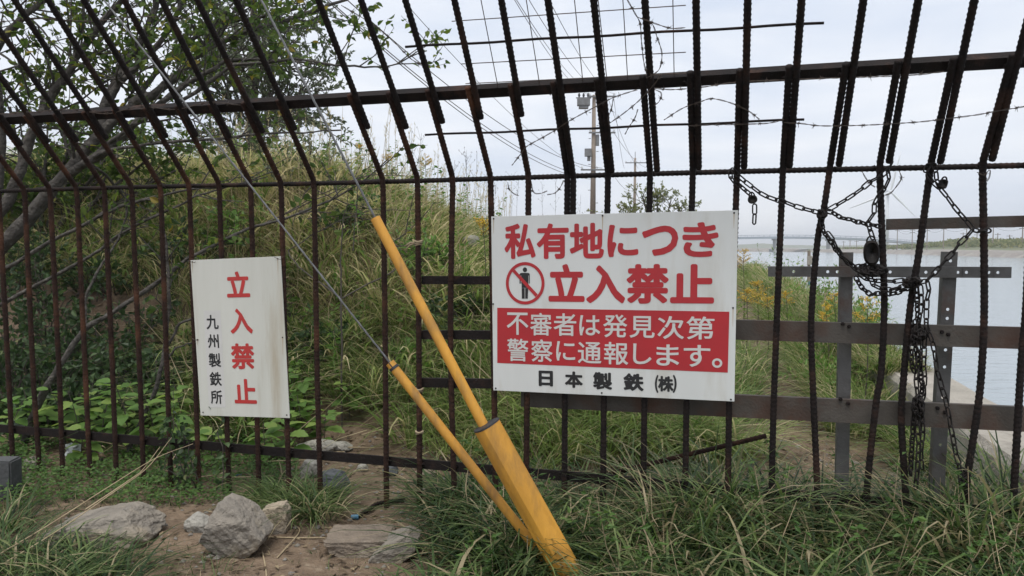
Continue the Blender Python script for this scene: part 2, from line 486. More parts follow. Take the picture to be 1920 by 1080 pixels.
# ------------------------------------------------------------------ bridge, turbine, far poles, far fence
BY = 455.
br = thing('bridge', 'long pale road bridge crossing the canal in the far haze', 'bridge', (150, BY, WZ))
def bpx(x, y): return dep(x, y, BY)
dk = MB()
path = smooth_path([bpx(1150, 452), bpx(1250, 448), bpx(1380, 445.5), bpx(1470, 444.6), bpx(1560, 446), bpx(1640, 449.5), bpx(1720, 456), bpx(1760, 460)], 8)
top, bot = [], []
for p in path:
    top.append(p); 
L_ = len(path)
Vv = []
for p in path:
    for (dy, dz) in ((-4, .35), (4, .35), (4, -.9), (-4, -.9)):
        Vv.append(p + A3(0, dy, dz))
i = (np.arange(L_ - 1)[:, None] * 4); k = np.arange(4)[None, :]; k2 = (k + 1) % 4
dk.add(Vv, [np.stack([i + k, i + k2, i + 4 + k2, i + 4 + k], -1).reshape(-1, 4), np.array([[3, 2, 1, 0], [L_ * 4 - 4, L_ * 4 - 3, L_ * 4 - 2, L_ * 4 - 1]])])
obj('deck', dk, M['bridge'], br)
for sy in (-4.1, 4.1):
    rl = MB().tube(path + A3(0, sy, 1.25), .09, 5)
    for p in path[::1]:
        rl.tube([p + A3(0, sy, .3), p + A3(0, sy, 1.25)], .06, 4)
    tag(obj('railing', rl, M['bridge'], br), kind='stuff')
for x in (1200, 1330, 1455, 1556, 1652):
    yt = np.interp(x, [1150, 1380, 1470, 1560, 1640, 1760], [452, 445.5, 444.6, 446, 449.5, 460])
    p = bpx(x, yt)
    pr = MB()
    pr.box((p[0], BY, (p[2] - .9 + WZ - 1) / 2), (1.0, 0, 0), (0, 2.6, 0), (0, 0, (p[2] - .9 - WZ + 1) / 2))
    pr.box((p[0], BY, WZ + .5), (2.6, 0, 0), (0, 4.5, 0), (0, 0, 1.1))
    pr.box((p[0], BY, p[2] - 1.35), (1.3, 0, 0), (0, 3.9, 0), (0, 0, .44))
    obj('pier', pr, M['pier'], br)

TY = 620.
wt = thing('wind_turbine', 'white three bladed wind turbine on the far shore', 'wind turbine', dep(1667, 463, TY) * A3(1, 1, 0) + A3(0, 0, 1))
hub = dep(1667, 360, TY)
base = A3(hub[0], TY + 2.5, 0.5)
obj('tower', MB().tube([base, A3(hub[0], TY + 2.5, hub[2] - .8)], [1.9, 1.1], 16), M['far_white'], wt, smooth=True)
nc = MB(); nc.box(hub + A3(0, 2.5, 0), (1.5, 0, 0), (0, 4.0, 0), (0, 0, 1.4)); obj('nacelle', nc, M['far_white'], wt)
obj('hub', MB().tube([hub + A3(0, -1.4, 0), hub + A3(0, -3, 0), hub + A3(0, -4, 0)], [1.3, 1.2, .3], 12), M['far_white'], wt, smooth=True)
HB = hub + A3(0, -2.6, 0)
for (tx, ty) in ((1690, 283), (1717, 407), (1592, 391)):
    tip = dep(tx, ty, TY - 2.6); dv = tip - HB; Ln = np.linalg.norm(dv); dv /= Ln; sd = np.cross(dv, A3(0, 1, 0))
    bl = MB(); ts = [0, .08, .2, .5, .8, 1]; wd = [.55, .8, 1.25, .8, .45, .12]; tk = [.5, .45, .3, .18, .1, .04]
    Vb = []
    for t, wv, tt in zip(ts, wd, tk):
        c0 = HB + dv * Ln * t
        Vb += [c0 - sd * wv * .7, c0 + A3(0, -tt, 0), c0 + sd * wv * 1.1, c0 + A3(0, tt, 0)]
    i = (np.arange(5)[:, None] * 4)
    bl.add(Vb, [np.stack([i + k, i + k2, i + 4 + k2, i + 4 + k], -1).reshape(-1, 4), np.array([[20, 21, 22, 23]])])
    obj('blade', bl, M['far_white'], wt, smooth=True)

def near_shore(Yq, off):
    j = int(np.argmin(np.abs(shp[:, 1] - Yq)))
    a = shp[j] + nr[j] * off
    return a
fpoles = [(1683, 425, 455), (1711, 428, 455), (1739, 424, 458), (1770, 421, 455), (1813, 420, 458), (1863, 416, 460), (1918, 418, 455), (1806, 436, 456), (1832, 438, 455), (1871, 437, 455), (1893, 440, 455), (1582, 452, 466), (1594, 450, 466), (1606, 451, 466)]
names_f = ['leftmost tall utility pole on the far scrub bank', 'second tall utility pole from the left on the far bank', 'third tall utility pole on the far bank, left of the leaning bar', 'far bank utility pole seen just right of the leaning bar', 'far bank utility pole seen right of the hanging chain', 'tall far utility pole nearest the right edge but one', 'far utility pole at the right edge of the picture', 'short far pole between the tall poles, left one', 'short far pole between the tall poles, second', 'short far pole right of the thick upright bar', 'short far pole nearest the right edge', 'small pole under the bridge end, left of three', 'small pole under the bridge end, middle of three', 'small pole under the bridge end, right of three']
pole_tops = []
for q, (x, yt, yb) in enumerate(fpoles):
    Yd = np.interp(x, [1580, 1660, 1920], [420, 330, 235]) + (40 if q in (7, 8, 9, 10) else 0)
    tp = dep(x, yt, Yd); bt = dep(x, yb, Yd)
    zb = min(bt[2], 1.5)
    th_ = thing('far_utility_pole', names_f[q], 'utility pole', (tp[0], Yd, zb), 'far utility poles across the water')
    obj('post', MB().tube([A3(tp[0], Yd, zb - 1.5), tp], [.2, .13], 8), M['pole'], th_)
    for dz in ((.7, 1.7) if q < 7 else (.5,)):
        ca = MB(); ca.box(tp - A3(0, 0, dz), (1.1, 0, 0), (0, .08, 0), (0, 0, .09)); obj('crossarm', ca, M['pole_metal'], th_)
    if q < 7: pole_tops.append(tp - A3(0, .2, .6))
for q in range(6):
    a, b_ = pole_tops[q], pole_tops[q + 1]
    cb = MB()
    t = np.linspace(0, 1, 12)[:, None]
    for dz in (0, -1.0):
        cb.tube(a + (b_ - a) * t + A3(0, 0, 1) * (dz - 4 * 1.1 * t * (1 - t)), .035, 4)
    tag(obj('far_power_line', cb, M['wire']), 'pair of sagging wires in span %s of the far pole row' % ['one, counted from the left,', 'two, counted from the left,', 'three, counted from the left,', 'four, counted from the left,', 'five, counted from the left,', 'six, at the right,'][q], 'power line', 'far power lines')
ff = MB()
fpts = [np.array([*near_shore(Yq, 9.3), .42]) for Yq in np.linspace(195, 330, 60)]
for a, b_ in zip(fpts[:-1], fpts[1:]):
    for h in (.35, 1.0): ff.tube([a + A3(0, 0, h), b_ + A3(0, 0, h)], .07, 4)
    for t in (0, .33, .66):
        p = a + (b_ - a) * t; ff.tube([p, p + A3(0, 0, 1.1)], .06, 4)
    ff.tube([a + A3(0, 0, .1), b_ + A3(0, 0, .1)], .18, 4)
tag(obj('far_railing', ff, M['far_rail']), 'low dark railing along the top of the far revetment', 'railing')

# ------------------------------------------------------------------ foliage helpers
def unit(v):
    v = np.asarray(v, float); return v / (np.linalg.norm(v, axis=-1, keepdims=True) + 1e-12)

def add_leaves(mb, pos, dirs, nrm, ln, wd, rnd, shape='kite', fold=.25):
    """pos, dirs, nrm: (N,3); a folded leaf of 2 to 8 triangles each"""
    N = len(pos)
    if N == 0: return
    d = unit(dirs); s = unit(np.cross(nrm, d)); nn = np.cross(d, s)
    ln = np.broadcast_to(ln, (N,))[:, None]; wd = np.broadcast_to(wd, (N,))[:, None]
    if shape == 'kite':
        prof = [(0, 0, 0), (.45, .5, fold), (1, 0, -.05), (.45, -.5, fold)]
        faces = np.array([[0, 1, 2], [0, 2, 3]])
    else:
        prof = [(0, 0, 0), (.28, .46, fold * .8), (.62, .40, fold * .6), (1, 0, -.16), (.62, -.40, fold * .6), (.28, -.46, fold * .8), (.5, 0, -.02)]
        faces = np.array([[0, 1, 6], [1, 2, 6], [2, 3, 6], [3, 4, 6], [4, 5, 6], [5, 0, 6]])
    Vs = np.stack([pos + d * ln * a + s * wd * b_ + nn * wd * c_ for a, b_, c_ in prof], 1)
    k = len(prof)
    fs = (faces[None] + (np.arange(N) * k)[:, None, None]).reshape(-1, 3)
    mb.add(Vs.reshape(-1, 3), [fs], np.repeat(np.broadcast_to(rnd, (N,)), k))

def add_blades(mb, base, az, ln, wd, lean, droop, rnd, segs=4):
    N = len(base)
    if N == 0: return
    h = np.stack([np.cos(az), np.sin(az), np.zeros(N)], 1)
    sd = np.stack([-np.sin(az), np.cos(az), np.zeros(N)], 1)
    tw = rng.uniform(-.7, .7, N)[:, None]
    ts = np.linspace(0, 1, segs + 1)
    rows = []
    for t in ts:
        hor = (lean * t + droop * t * t) * ln
        ver = (t * (1 - .28 * lean) - .62 * droop * t * t * t) * ln
        c = base + h * hor[:, None] + np.stack([0 * ver, 0 * ver, ver], 1)
        w_ = (wd * (1 - t) ** .6 * (0.6 + .4 * min(1, t * 4)))[:, None] * .5
        side = unit(sd + h * tw * t)
        if t < 1: rows += [c - side * w_, c + side * w_]
        else: rows += [c]
    k = 2 * segs + 1
    Vs = np.stack(rows, 1).reshape(-1, 3)
    b0 = (np.arange(N) * k)[:, None, None]
    q = np.array([[2 * j, 2 * j + 1, 2 * j + 3, 2 * j + 2] for j in range(segs - 1)])
    tr = np.array([[2 * segs - 2, 2 * segs - 1, 2 * segs]])
    mb.add(Vs, [(q[None] + b0).reshape(-1, 4), (tr[None] + b0).reshape(-1, 3)], np.repeat(rnd, k))

def tufts(mb, cx, cy, per, ln, wd, spread, dry, droop=(.25, .8), segs=4, lean=(.05, .55), zoff=-.02, zf=None, wvar=(.5, 1.4)):
    """clumps of arching blades around the centres"""
    n = len(cx)
    per = np.broadcast_to(per, (n,)).astype(int)
    idx = np.repeat(np.arange(n), per); N = len(idx)
    ls = (np.broadcast_to(ln, (n,)) * rng.uniform(.75, 1.2, n))[idx]
    r = np.sqrt(rng.uniform(0, 1, N)) * np.broadcast_to(spread, (n,))[idx]; a = rng.uniform(0, 2 * math.pi, N)
    x = cx[idx] + r * np.cos(a); y = cy[idx] + r * np.sin(a)
    az = a + rng.normal(0, .7, N)
    L_ = ls * rng.uniform(.45, 1.1, N)
    tone = rng.uniform(0, .55, n)[idx] + rng.uniform(-.18, .18, N)
    dr = rng.uniform(0, 1, N) < np.broadcast_to(dry, (n,))[idx]
    rn = np.clip(np.where(dr, rng.uniform(.72, 1.0, N), tone), 0, 1)
    add_blades(mb, np.stack([x, y, (gz if zf is None else zf)(x, y) + zoff], 1), az, L_, np.broadcast_to(wd, (n,))[idx] * rng.uniform(*wvar, N),
               rng.uniform(*lean, N), rng.uniform(*droop, N), rn, segs)

def rand_dirs(N, up=0.):
    v = rng.normal(0, 1, (N, 3)); v[:, 2] += up
    return unit(v)

# ------------------------------------------------------------------ the rebar fence
RB = .0146
def rebar(path, r=RB, pitch=.021, sides=8):
    p = resample(path, pitch / 3)
    pat = np.array([.93, .95, 1.10])
    m = MB(); m.tube(p, r * pat[np.arange(len(p)) % 3], sides)
    return m

fence = thing('rebar_fence', 'tall rusty rebar fence with its barred top leaning towards the viewer', 'fence', F(960, 930))
lower = [  # (x at the middle rail, pixels down the bar, pixel of its stub above the top rail)
    (-3, [(-3, 358), (17, 720), (24, 860)], None), (46, [(46, 358), (63, 720), (76, 890)], None), (94, [(94, 357), (112, 720), (118, 895)], None), (144, [(144, 355), (161, 720), (170, 900)], None),
    (196, [(196, 354), (212, 720), (219, 905)], None), (247, [(247, 352), (263, 720), (270, 905)], None), (301, [(301, 350), (314, 720), (321, 905)], None), (355, [(355, 349), (367, 720), (373, 910)], None),
    (411, [(411, 347), (425, 783), (430, 915)], None), (470, [(470, 346), (482, 783), (486, 920)], None), (527, [(527, 345), (538, 783), (543, 930)], None), (589, [(589, 343), (595, 720), (602, 945)], None),
    (718, [(718, 340), (722, 600), (725, 975)], (655, 177)), (783, [(783, 338), (786, 720), (787, 960)], (728, 173)), (849, [(849, 337), (845, 560), (846, 720), (853, 960)], (802, 169)), (920, [(920, 335), (927, 753), (930, 970)], (877, 163)),
    (991, [(991, 333), (988, 760), (986, 970)], (957, 158)), (1064, [(1064, 331), (1059, 770), (1058, 985)], (1037, 153)), (1140, [(1140, 328), (1132, 770), (1130, 990)], (1119, 147)), (1219, [(1219, 326), (1208, 770), (1205, 1000)], (1205, 142)),
    (1299, [(1299, 323), (1287, 760), (1284, 1000)], (1294, 135)), (1382, [(1382, 321), (1367, 760), (1364, 1005)], (1387, 130)), (1468, [(1468, 318), (1452, 720), (1447, 910), (1446, 1010)], (1480, 123)),
    (1556, [(1556, 316), (1545, 390), (1533, 450), (1521, 597), (1524, 720), (1532, 907), (1534, 1010)], (1587, 118)), (1650, [(1649, 314), (1655, 473), (1658, 573), (1652, 700), (1643, 753), (1627, 900), (1620, 1010)], (1685, 113)),
    (1743, [(1745, 312), (1723, 473), (1707, 573), (1695, 700), (1690, 787), (1697, 907), (1703, 1010)], (1789, 108)), (1843, [(1842, 310), (1845, 473), (1845, 600), (1840, 700), (1832, 775), (1813, 900), (1800, 1010)], (1900, 102)),
    (1932, [(1934, 308), (1925, 560), (1915, 680), (1905, 850), (1894, 1050)], None)]
LV = float(np.mean([np.dot(O(x, y, .034) - MP, FWV) for x, y in ((0, 225), (640, 190), (960, 171), (1280, 150), (1920, 117))])); print('LV', LV, HM)
for x0, pts, stub in lower:
    low = [F(px, py) for px, py in pts]
    low = list(smooth_path(low[::-1], 4)) if len(low) > 3 else low[::-1]
    low[0] = low[0] + A3(0, 0, -.12) 
    mid = low[-1]
    tip = O(*stub) if stub is not None else mid + FWV * (LV + .045)
    bend = [mid + (low[-2] - mid) / np.linalg.norm(low[-2] - mid) * .03, mid + (tip - mid) * .03 + A3(0, 0, .008)]
    path = low[:-1] + bend + [tip]
    obj('lower_bar', rebar(path), M['rust_low' if x0 < 1050 else 'rust'], fence, smooth=True)
upper = [((40, 272), (-80, 107)), ((90, 267), (0, 143)), ((145, 265), (0, 57)), ((200, 260), (27, 0)), ((252, 260), (90, 0)), ((312, 257), (157, 0)), ((368, 255), (233, 0)), ((430, 257), (303, 0)), ((493, 248), (370, 0)),
         ((553, 242), (443, 0)), ((690, 240), (597, 0)), ((762, 240), (677, 0)), ((830, 230), (760, 0)), ((902, 222), (852, 0)), ((978, 217), (940, 0)), ((1072, 317), (1027, 0)), ((1147, 322), (1113, 0)), ((1232, 320), (1209, 0)), ((1310, 316), (1305, 0)),
         ((1395, 315), (1402, 0)), ((1480, 313), (1503, 0)), ((1573, 310), (1619, 0)), ((1667, 304), (1722, 0)), ((1763, 305), (1827, 0)), ((1860, 300), (1937, 0)), ((1955, 295), (2050, 0))]
for q, (a, b_) in enumerate(upper):
    ee = .001 + .002 * (q % 2)
    pa, pb = O(*a, -ee), O(*b_, -ee)
    dr = (pb - pa) / np.linalg.norm(pb - pa)
    pts = [pa, pb + dr * .32]
    if q == 15:                                     # this one runs on below the middle rail
        pts = [F(1074, 430, -.002), F(1075, 333, -.002) ] + pts[1:]
    obj('upper_bar', rebar(pts), M['rust'], fence, smooth=True)

def rail_path(px):
    return [F(*p) for p in px]
ml = smooth_path([MP + FR * s + A3(0, 0, .003 * math.sin(s * 2)) + FN * -.026 for s in np.linspace(-4.4, 3.2, 12)], 3)
obj('middle_rail', rebar(ml, .0122), M['rail_rust'], fence, smooth=True)
UPM = MP + FWV * LV - ON * .022 * 1
um = MB()
a, b_ = UPM - FR * 4.4 - ON * .012, UPM + FR * 2.9 - ON * .012
um.box((a + b_) / 2, (b_ - a) / 2, FWV * .023, ON * .008)
um.box((a + b_) / 2 - ON * .022 + FWV * .019, (b_ - a) / 2, FWV * .004, ON * .014)
obj('top_rail', um, M['rail_rust'], fence)
bl_ = MB()
a, b_ = F(-60, 798, .022), F(1990, 971, .022)
bl_.box((a + b_) / 2, (b_ - a) / 2, A3(0, 0, .024), FN * .006)
obj('bottom_rail', bl_, M['rail_rust'], fence)
for (y0, y1, hw) in ((525, 526, .0205), (627.5, 628.5, .0225), (717, 720.5, .0235)):
    st = MB(); a, b_ = F(792, y0, .03), F(1000, y1, .03)
    st.box((a + b_) / 2, (b_ - a) / 2, A3(0, 0, hw), FN * .012); obj('short_rail', st, M['rail_rust'], fence)
# weld beads where bars and rails meet
wb = MB()
ov = np.array([(1, 0, 0), (-1, 0, 0), (0, 1, 0), (0, -1, 0), (0, 0, .7), (0, 0, -.7)], float); of_ = np.array([[0, 2, 4], [2, 1, 4], [1, 3, 4], [3, 0, 4], [2, 0, 5], [1, 2, 5], [3, 1, 5], [0, 3, 5]])
for x0, pts, stub in lower:
    mid = F(*pts[0]); tip = O(*stub) if stub is not None else mid + FWV * (LV + .045)
    bl3 = F(np.interp(np.interp(x0, [0, 1920], [803, 965]), [p[1] for p in pts], [p[0] for p in pts]), np.interp(x0, [0, 1920], [803, 965]))
    for c3_ in (mid, mid + (tip - mid) * (LV / (LV + .045)), bl3):
        for k in range(5): wb.add(ov * rng.uniform(.004, .008) + c3_ - FN * .010 + FR * rng.choice([-1, 1]) * RB + rng.normal(0, .005, 3), [of_])
tag(obj('weld_beads', wb, M['rust'], fence), kind='stuff')
for q, (a, b_) in enumerate([((760, 88), (1545, 43)), ((797, 253), (1508, 224))]):
    rr = resample([O(*a, .024), O(*b_, .024)], .1)
    rr[:, 2] += .002 * np.sin(np.arange(len(rr)) * 1.3)
    tag(obj('thin_rod', MB().tube(rr, .0055, 6), M['rust']), ['thin rusty rod tied across the leaning bars above the top rail', 'thin rusty rod tied across the bars just below the top rail'][q], 'rod')
# wire mesh piece
mesh_t = thing('wire_mesh_panel', 'thin welded wire mesh panel behind the leaning top bars', 'wire mesh', O(1064, 157, .035))
for a, b_ in [((847, 40), (1286, 10)), ((865, 120), (1286, 98)), ((873, 157), (1290, 137))]:
    obj('wire', MB().tube([O(*a, .036), O(*b_, .036)], .0022, 5), M['wire'], mesh_t)
for a, b_ in [((896, -30), (934, 165)), ((982, -30), (1012, 160)), ((1074, -30), (1093, 155)), ((1118, -30), (1138, 150)), ((1166, -30), (1177, 150)), ((1261, -30), (1264, 146))]:
    obj('wire', MB().tube([O(*a, .040), O(*b_, .040)], .0020, 5), M['wire'], mesh_t)

# ------------------------------------------------------------------ the steel barrier behind the fence
def hollow_plate(m, c, u, w_, n_, hu, hw, th, holes, hr):
    """a flat bar (axis u, width w_, thickness th along n_) drilled with round holes at distances along u"""
    K = 12
    edges = sorted(holes)
    cuts = [-hu] + [v for h in edges for v in (h - hw * .8, h + hw * .8)] + [hu]
    for k in range(0, len(cuts), 2):
        if cuts[k + 1] - cuts[k] > .001:
            m.box(c + u * (cuts[k] + cuts[k + 1]) / 2, u * (cuts[k + 1] - cuts[k]) / 2, w_ * hw, n_ * th / 2)
    for h in edges:
        an = (np.arange(K) + .5) * 2 * math.pi / K
        ca, sa = np.cos(an), np.sin(an)
        sc = 1 / np.maximum(np.abs(ca) , np.abs(sa))
        outer = np.stack([ca * sc * hw * .8, sa * sc * hw], 1)
        inner = np.stack([ca * hr, sa * hr], 1)
        Vv = []
        for s_ in (1, -1):
            for ar in (outer, inner):
                Vv += [c + u * (h + a_) + w_ * b_ + n_ * s_ * th / 2 for a_, b_ in ar]
        k = np.arange(K); k2 = (k + 1) % K
        m.add(Vv, [np.stack([k, k2, K + k2, K + k], -1), np.stack([2 * K + k, 3 * K + k, 3 * K + k2, 2 * K + k2], -1), np.stack([K + k, K + k2, 3 * K + k2, 3 * K + k], -1), np.stack([k, 2 * K + k, 2 * K + k2, k2], -1)])
barrier = thing('steel_barrier', 'weathered galvanised steel barrier of posts and flat beams behind the fence bars', 'barrier', F(1680, 880, .3))
for (a, b_, hw, nm) in (((1180, 612, .075), (2000, 636, .075), .0455, 'upper_beam'), ((978, 742, .075), (2000, 789, .075), .052, 'lower_beam')):
    pa, pb = F(*a), F(*b_)
    m_ = MB(); m_.box((pa + pb) / 2, (pb - pa) / 2, A3(0, 0, hw), FN * .014)
    obj(nm, m_, M['galv'], barrier)
pa, pb = F(1662, 421, .06), F(2000, 413, .06)
m_ = MB(); m_.box((pa + pb) / 2, (pb - pa) / 2, A3(0, 0, .0235), FN * .012); obj('top_beam', m_, M['galv'], barrier)
PD = .16
pa, pb = F(1440, 509, PD - .03), F(1896, 511, PD - .03)
u_ = (pb - pa) / np.linalg.norm(pb - pa); hu = np.linalg.norm(pb - pa) / 2
hs = []
for hx in (1488, 1552, 1570, 1669, 1736, 1754, 1796, 1812, 1854, 1871):
    p = F(hx, 510, PD - .03); hs.append(float(np.dot(p - (pa + pb) / 2, u_)))
m_ = MB(); hollow_plate(m_, (pa + pb) / 2, u_, A3(0, 0, 1), FN, hu, .0235, .008, hs, .0068)
m_.box((pa + pb) / 2 + A3(0, 0, .0195) - FN * .024, u_ * hu, A3(0, 0, .004), FN * .0195)
obj('crosspiece', m_, M['galv_edge'], barrier)
for (xt, yt, xb, yb, hw, holes) in ((1588, 473, 1580, 872, .0265, []), (1783, 472, 1760, 884, .0265, [489, 580, 597, 656, 688, 745, 834])):
    a, b_ = F(xt, yt, PD), F(xb, yb, PD)
    b_ = b_ + (b_ - a) / np.linalg.norm(b_ - a) * .25
    ax = (b_ - a) / np.linalg.norm(b_ - a); hu = np.linalg.norm(b_ - a) / 2; c_ = (a + b_) / 2
    sd = np.cross(ax, FN); sd /= np.linalg.norm(sd)
    hs = [float(np.dot(F(np.interp(hy, [yt, yb], [xt, xb]), hy, PD) - c_, ax)) for hy in holes]
    m_ = MB(); hollow_plate(m_, c_, ax, sd, FN, hu, hw, .008, hs, .0072)
    s_ = 1 if np.dot(sd, FR) < 0 else -1
    m_.box(c_ + sd * s_ * (hw - .004) - FN * .03, ax * hu, sd * .004, FN * .0255)
    obj('post', m_, M['galv_edge'], barrier)

for (px, py) in ((1580, 607), (1592, 612), (1766, 622), (1778, 627), (1576, 748), (1590, 756), (1758, 765), (1772, 773)):
    c_ = F(px, py, .058)
    obj('bolt', MB().tube([c_ - FN * .01, c_ + FN * .006, c_ + FN * .009], [.0085, .0085, .006], 6), M['rail_rust'], barrier)
# ------------------------------------------------------------------ signs
def text_mesh(ch, off):
    c = bpy.data.curves.new('t', 'FONT'); c.body = ch; c.offset = off; c.resolution_u = 4
    o = bpy.data.objects.new('t', c); C.objects.link(o)
    bpy.context.view_layer.update()
    me = bpy.data.meshes.new_from_object(o.evaluated_get(bpy.context.evaluated_depsgraph_get()))
    V = np.array([v.co[:] for v in me.vertices]); Fs = [list(p.vertices) for p in me.polygons]
    bpy.data.objects.remove(o); bpy.data.curves.remove(c); bpy.data.meshes.remove(me)
    return V, Fs

M['stain'] = mat('rust_run', (.40, .29, .17), (.47, .38, .26), 30, .7)
class Sign:
    def __init__(s, quad, d, th):
        s.q = quad; s.d = d; s.th = th
        s.P = [F(*p, d) for p in quad]                 # TL TR BR BL
    def uv(s, px, py):
        (x0, y0), (x1, y1), (x2, y2), (x3, y3) = s.q
        u = v = .5
        for _ in range(12):
            fx = (x0 * (1 - u) + x1 * u) * (1 - v) + (x3 * (1 - u) + x2 * u) * v - px
            fy = (y0 * (1 - u) + y1 * u) * (1 - v) + (y3 * (1 - u) + y2 * u) * v - py
            a = (x1 - x0) * (1 - v) + (x2 - x3) * v; b = (x3 - x0) * (1 - u) + (x2 - x1) * u
            c = (y1 - y0) * (1 - v) + (y2 - y3) * v; d = (y3 - y0) * (1 - u) + (y2 - y1) * u
            D = a * d - b * c
            u -= (d * fx - b * fy) / D; v -= (a * fy - c * fx) / D
        return u, v
    def at(s, u, v, lift=0.):
        P = s.P
        return (P[0] * (1 - u) + P[1] * u) * (1 - v) + (P[3] * (1 - u) + P[2] * u) * v + FN * lift
    def plate(s, parent, m):
        b = bmesh.new()
        fr = [b.verts.new(p) for p in s.P]; bk = [b.verts.new(p - FN * s.th) for p in s.P]
        b.faces.new(fr[::-1]); b.faces.new(bk)
        for k in range(4): b.faces.new((fr[k], fr[(k + 1) % 4], bk[(k + 1) % 4], bk[k]))
        bmesh.ops.recalc_face_normals(b, faces=b.faces)
        bmesh.ops.bevel(b, geom=list(b.edges), offset=.0008, segments=1, affect='EDGES')
        mb = MB(); vs = [v.co[:] for v in b.verts]; b.verts.index_update()
        mb.v.append(np.array(vs)); mb.a.append(np.zeros(len(vs))); mb.n = len(vs)
        for f in b.faces: mb.f.append(np.array([[v.index for v in f.verts]]))
        b.free()
        return obj('plate', mb, m, parent)
    def poly(s, uvs, faces, lift):
        return MB().add([s.at(u, v, lift) for u, v in uvs], faces)
    def glyph(s, ch, box, off, m, parent, lift=.0012, keep=False):
        """character ch filling the pixel box x0,y0,x1,y1 on the plate"""
        V, Fs = text_mesh(ch, 0)
        x0, y0, x1, y1 = box
        if keep: lo = A3(0, -.10, 0); hi = A3(1, .87, 0)
        else: lo, hi = V.min(0) - off, V.max(0) + off
        cu, cv = s.uv((x0 + x1) / 2, (y0 + y1) / 2)
        wu = (s.uv(x1, (y0 + y1) / 2)[0] - s.uv(x0, (y0 + y1) / 2)[0]); hv = s.uv((x0 + x1) / 2, y1)[1] - s.uv((x0 + x1) / 2, y0)[1]
        mb = MB()
        tri = np.array([f for f in Fs if len(f) == 3]); rest = [f for f in Fs if len(f) != 3]
        for k in range(13):                          # thicken the strokes: the outline laid down in a small circle of offsets
            rr = 0 if k == 0 else off; an = k * 2 * math.pi / 12
            dx, dy = rr * math.cos(an), rr * math.sin(an)
            T = np.stack([(V[:, 0] + dx - lo[0]) / (hi[0] - lo[0]) - .5, .5 - (V[:, 1] + dy - lo[1]) / (hi[1] - lo[1])], 1)
            uu, vv = (cu + T[:, 0] * wu)[:, None], (cv + T[:, 1] * hv)[:, None]; P = s.P
            P_ = (P[0] * (1 - uu) + P[1] * uu) * (1 - vv) + (P[3] * (1 - uu) + P[2] * uu) * vv + FN * (lift + k * .00003)
            mb.add(P_, [tri] + [np.array([f]) for f in rest])
        o = obj('character', mb, m, parent)
        return o
    def bolt(s, px, py, parent, r=.005):
        u, v = s.uv(px, py); p = s.at(u, v)
        L3 = rng.uniform(.03, .10)
        m3 = MB(); q3 = [p + FR * (w3 * .5) + A3(0, 0, -h3 * L3) + FN * .0007 for w3, h3 in ((-.004, 0), (.004, 0), (.003, .5), (.001, 1), (-.001, 1), (-.0025, .5))]
        if (s.P[3][2] + s.P[2][2]) / 2 < p[2] - L3 - .005: obj('rust_run', m3.add(q3, [np.array([[0, 5, 4, 3, 2, 1]])]), M['stain'], parent)
        obj('screw', MB().tube([p - FN * .004, p + FN * .002, p + FN * .0035], [r, r, r * .6], 8), M['chain'], parent)

big = Sign([(921, 406), (1384, 394), (1377, 753), (925, 732)], -.030, .004)
bs = thing('warning_sign', 'large white warning sign with red lettering and a red no-entry pictogram on the fence', 'sign', F(1150, 745, -.03))
big.plate(bs, M['white'])
def strip(sg, chars, x0, x1, y0l, y1l, y0r, y1r, off, m, parent, boxes=None):
    n_ = len(chars)
    for k, ch in enumerate(chars):
        if boxes: bx0, bx1 = boxes[k]
        else: bx0 = x0 + (x1 - x0) * k / n_; bx1 = x0 + (x1 - x0) * (k + 1) / n_
        t = ((bx0 + bx1) / 2 - x0) / (x1 - x0)
        sg.glyph(ch, (bx0, y0l + (y0r - y0l) * t, bx1, y1l + (y1r - y1l) * t), off, m, parent)
BS = 500 / 1385.; bx = lambda a, b_: (900 + a * BS, 900 + b_ * BS)
by = lambda a: 380 + a * BS
def row(sg, data, off, m, parent, lift=.0012):
    for ch, x0, y0, x1, y1 in data:
        X0, X1 = bx(x0, x1); sg.glyph(ch, (X0, by(y0), X1, by(y1)), off, m, parent, lift)
row(big, [('私', 133, 108, 306, 290), ('有', 312, 106, 486, 290), ('地', 491, 104, 672, 288), ('に', 690, 112, 850, 280), ('つ', 868, 118, 1050, 274), ('き', 1070, 100, 1247, 280)], .034, M['red'], bs)
row(big, [('立', 376, 316, 570, 512), ('入', 578, 322, 782, 520), ('禁', 788, 316, 1003, 522), ('止', 1010, 316, 1226, 520)], .038, M['red'], bs)
ub0 = big.uv(*bx(92, 92)[:1], by(544)); 
q = [(92, 543), (1298, 563), (1290, 881), (92, 831)]
uvq = [big.uv(900 + x * BS, 380 + y * BS) for x, y in q]
obj('red_band', big.poly(uvq, [np.array([[3, 2, 1, 0]])], .0010), M['red'], bs)
row(big, [('不', 146, 568, 266, 684), ('審', 276, 570, 394, 688), ('者', 404, 572, 526, 690), ('は', 542, 582, 652, 688), ('発', 668, 578, 792, 698), ('見', 804, 586, 932, 700), ('次', 946, 586, 1078, 706), ('第', 1090, 588, 1226, 708)], .012, M['text_white'], bs, .0022)
row(big, [('警', 148, 704, 266, 822), ('察', 282, 708, 398, 826), ('に', 418, 718, 520, 820), ('通', 534, 722, 658, 834), ('報', 672, 722, 798, 840), ('し', 822, 730, 916, 838), ('ま', 940, 734, 1054, 846), ('す', 1076, 736, 1206, 852), ('。', 1214, 806, 1264, 856)], .012, M['text_white'], bs, .0022)
row(big, [('日', 322, 872, 400, 954), ('本', 464, 876, 560, 962), ('製', 614, 880, 714, 972), ('鉄', 772, 886, 876, 978), ('(', 932, 894, 950, 988), ('株', 948, 900, 1026, 982), (')', 1022, 894, 1041, 988)], .042, M['ink'], bs)
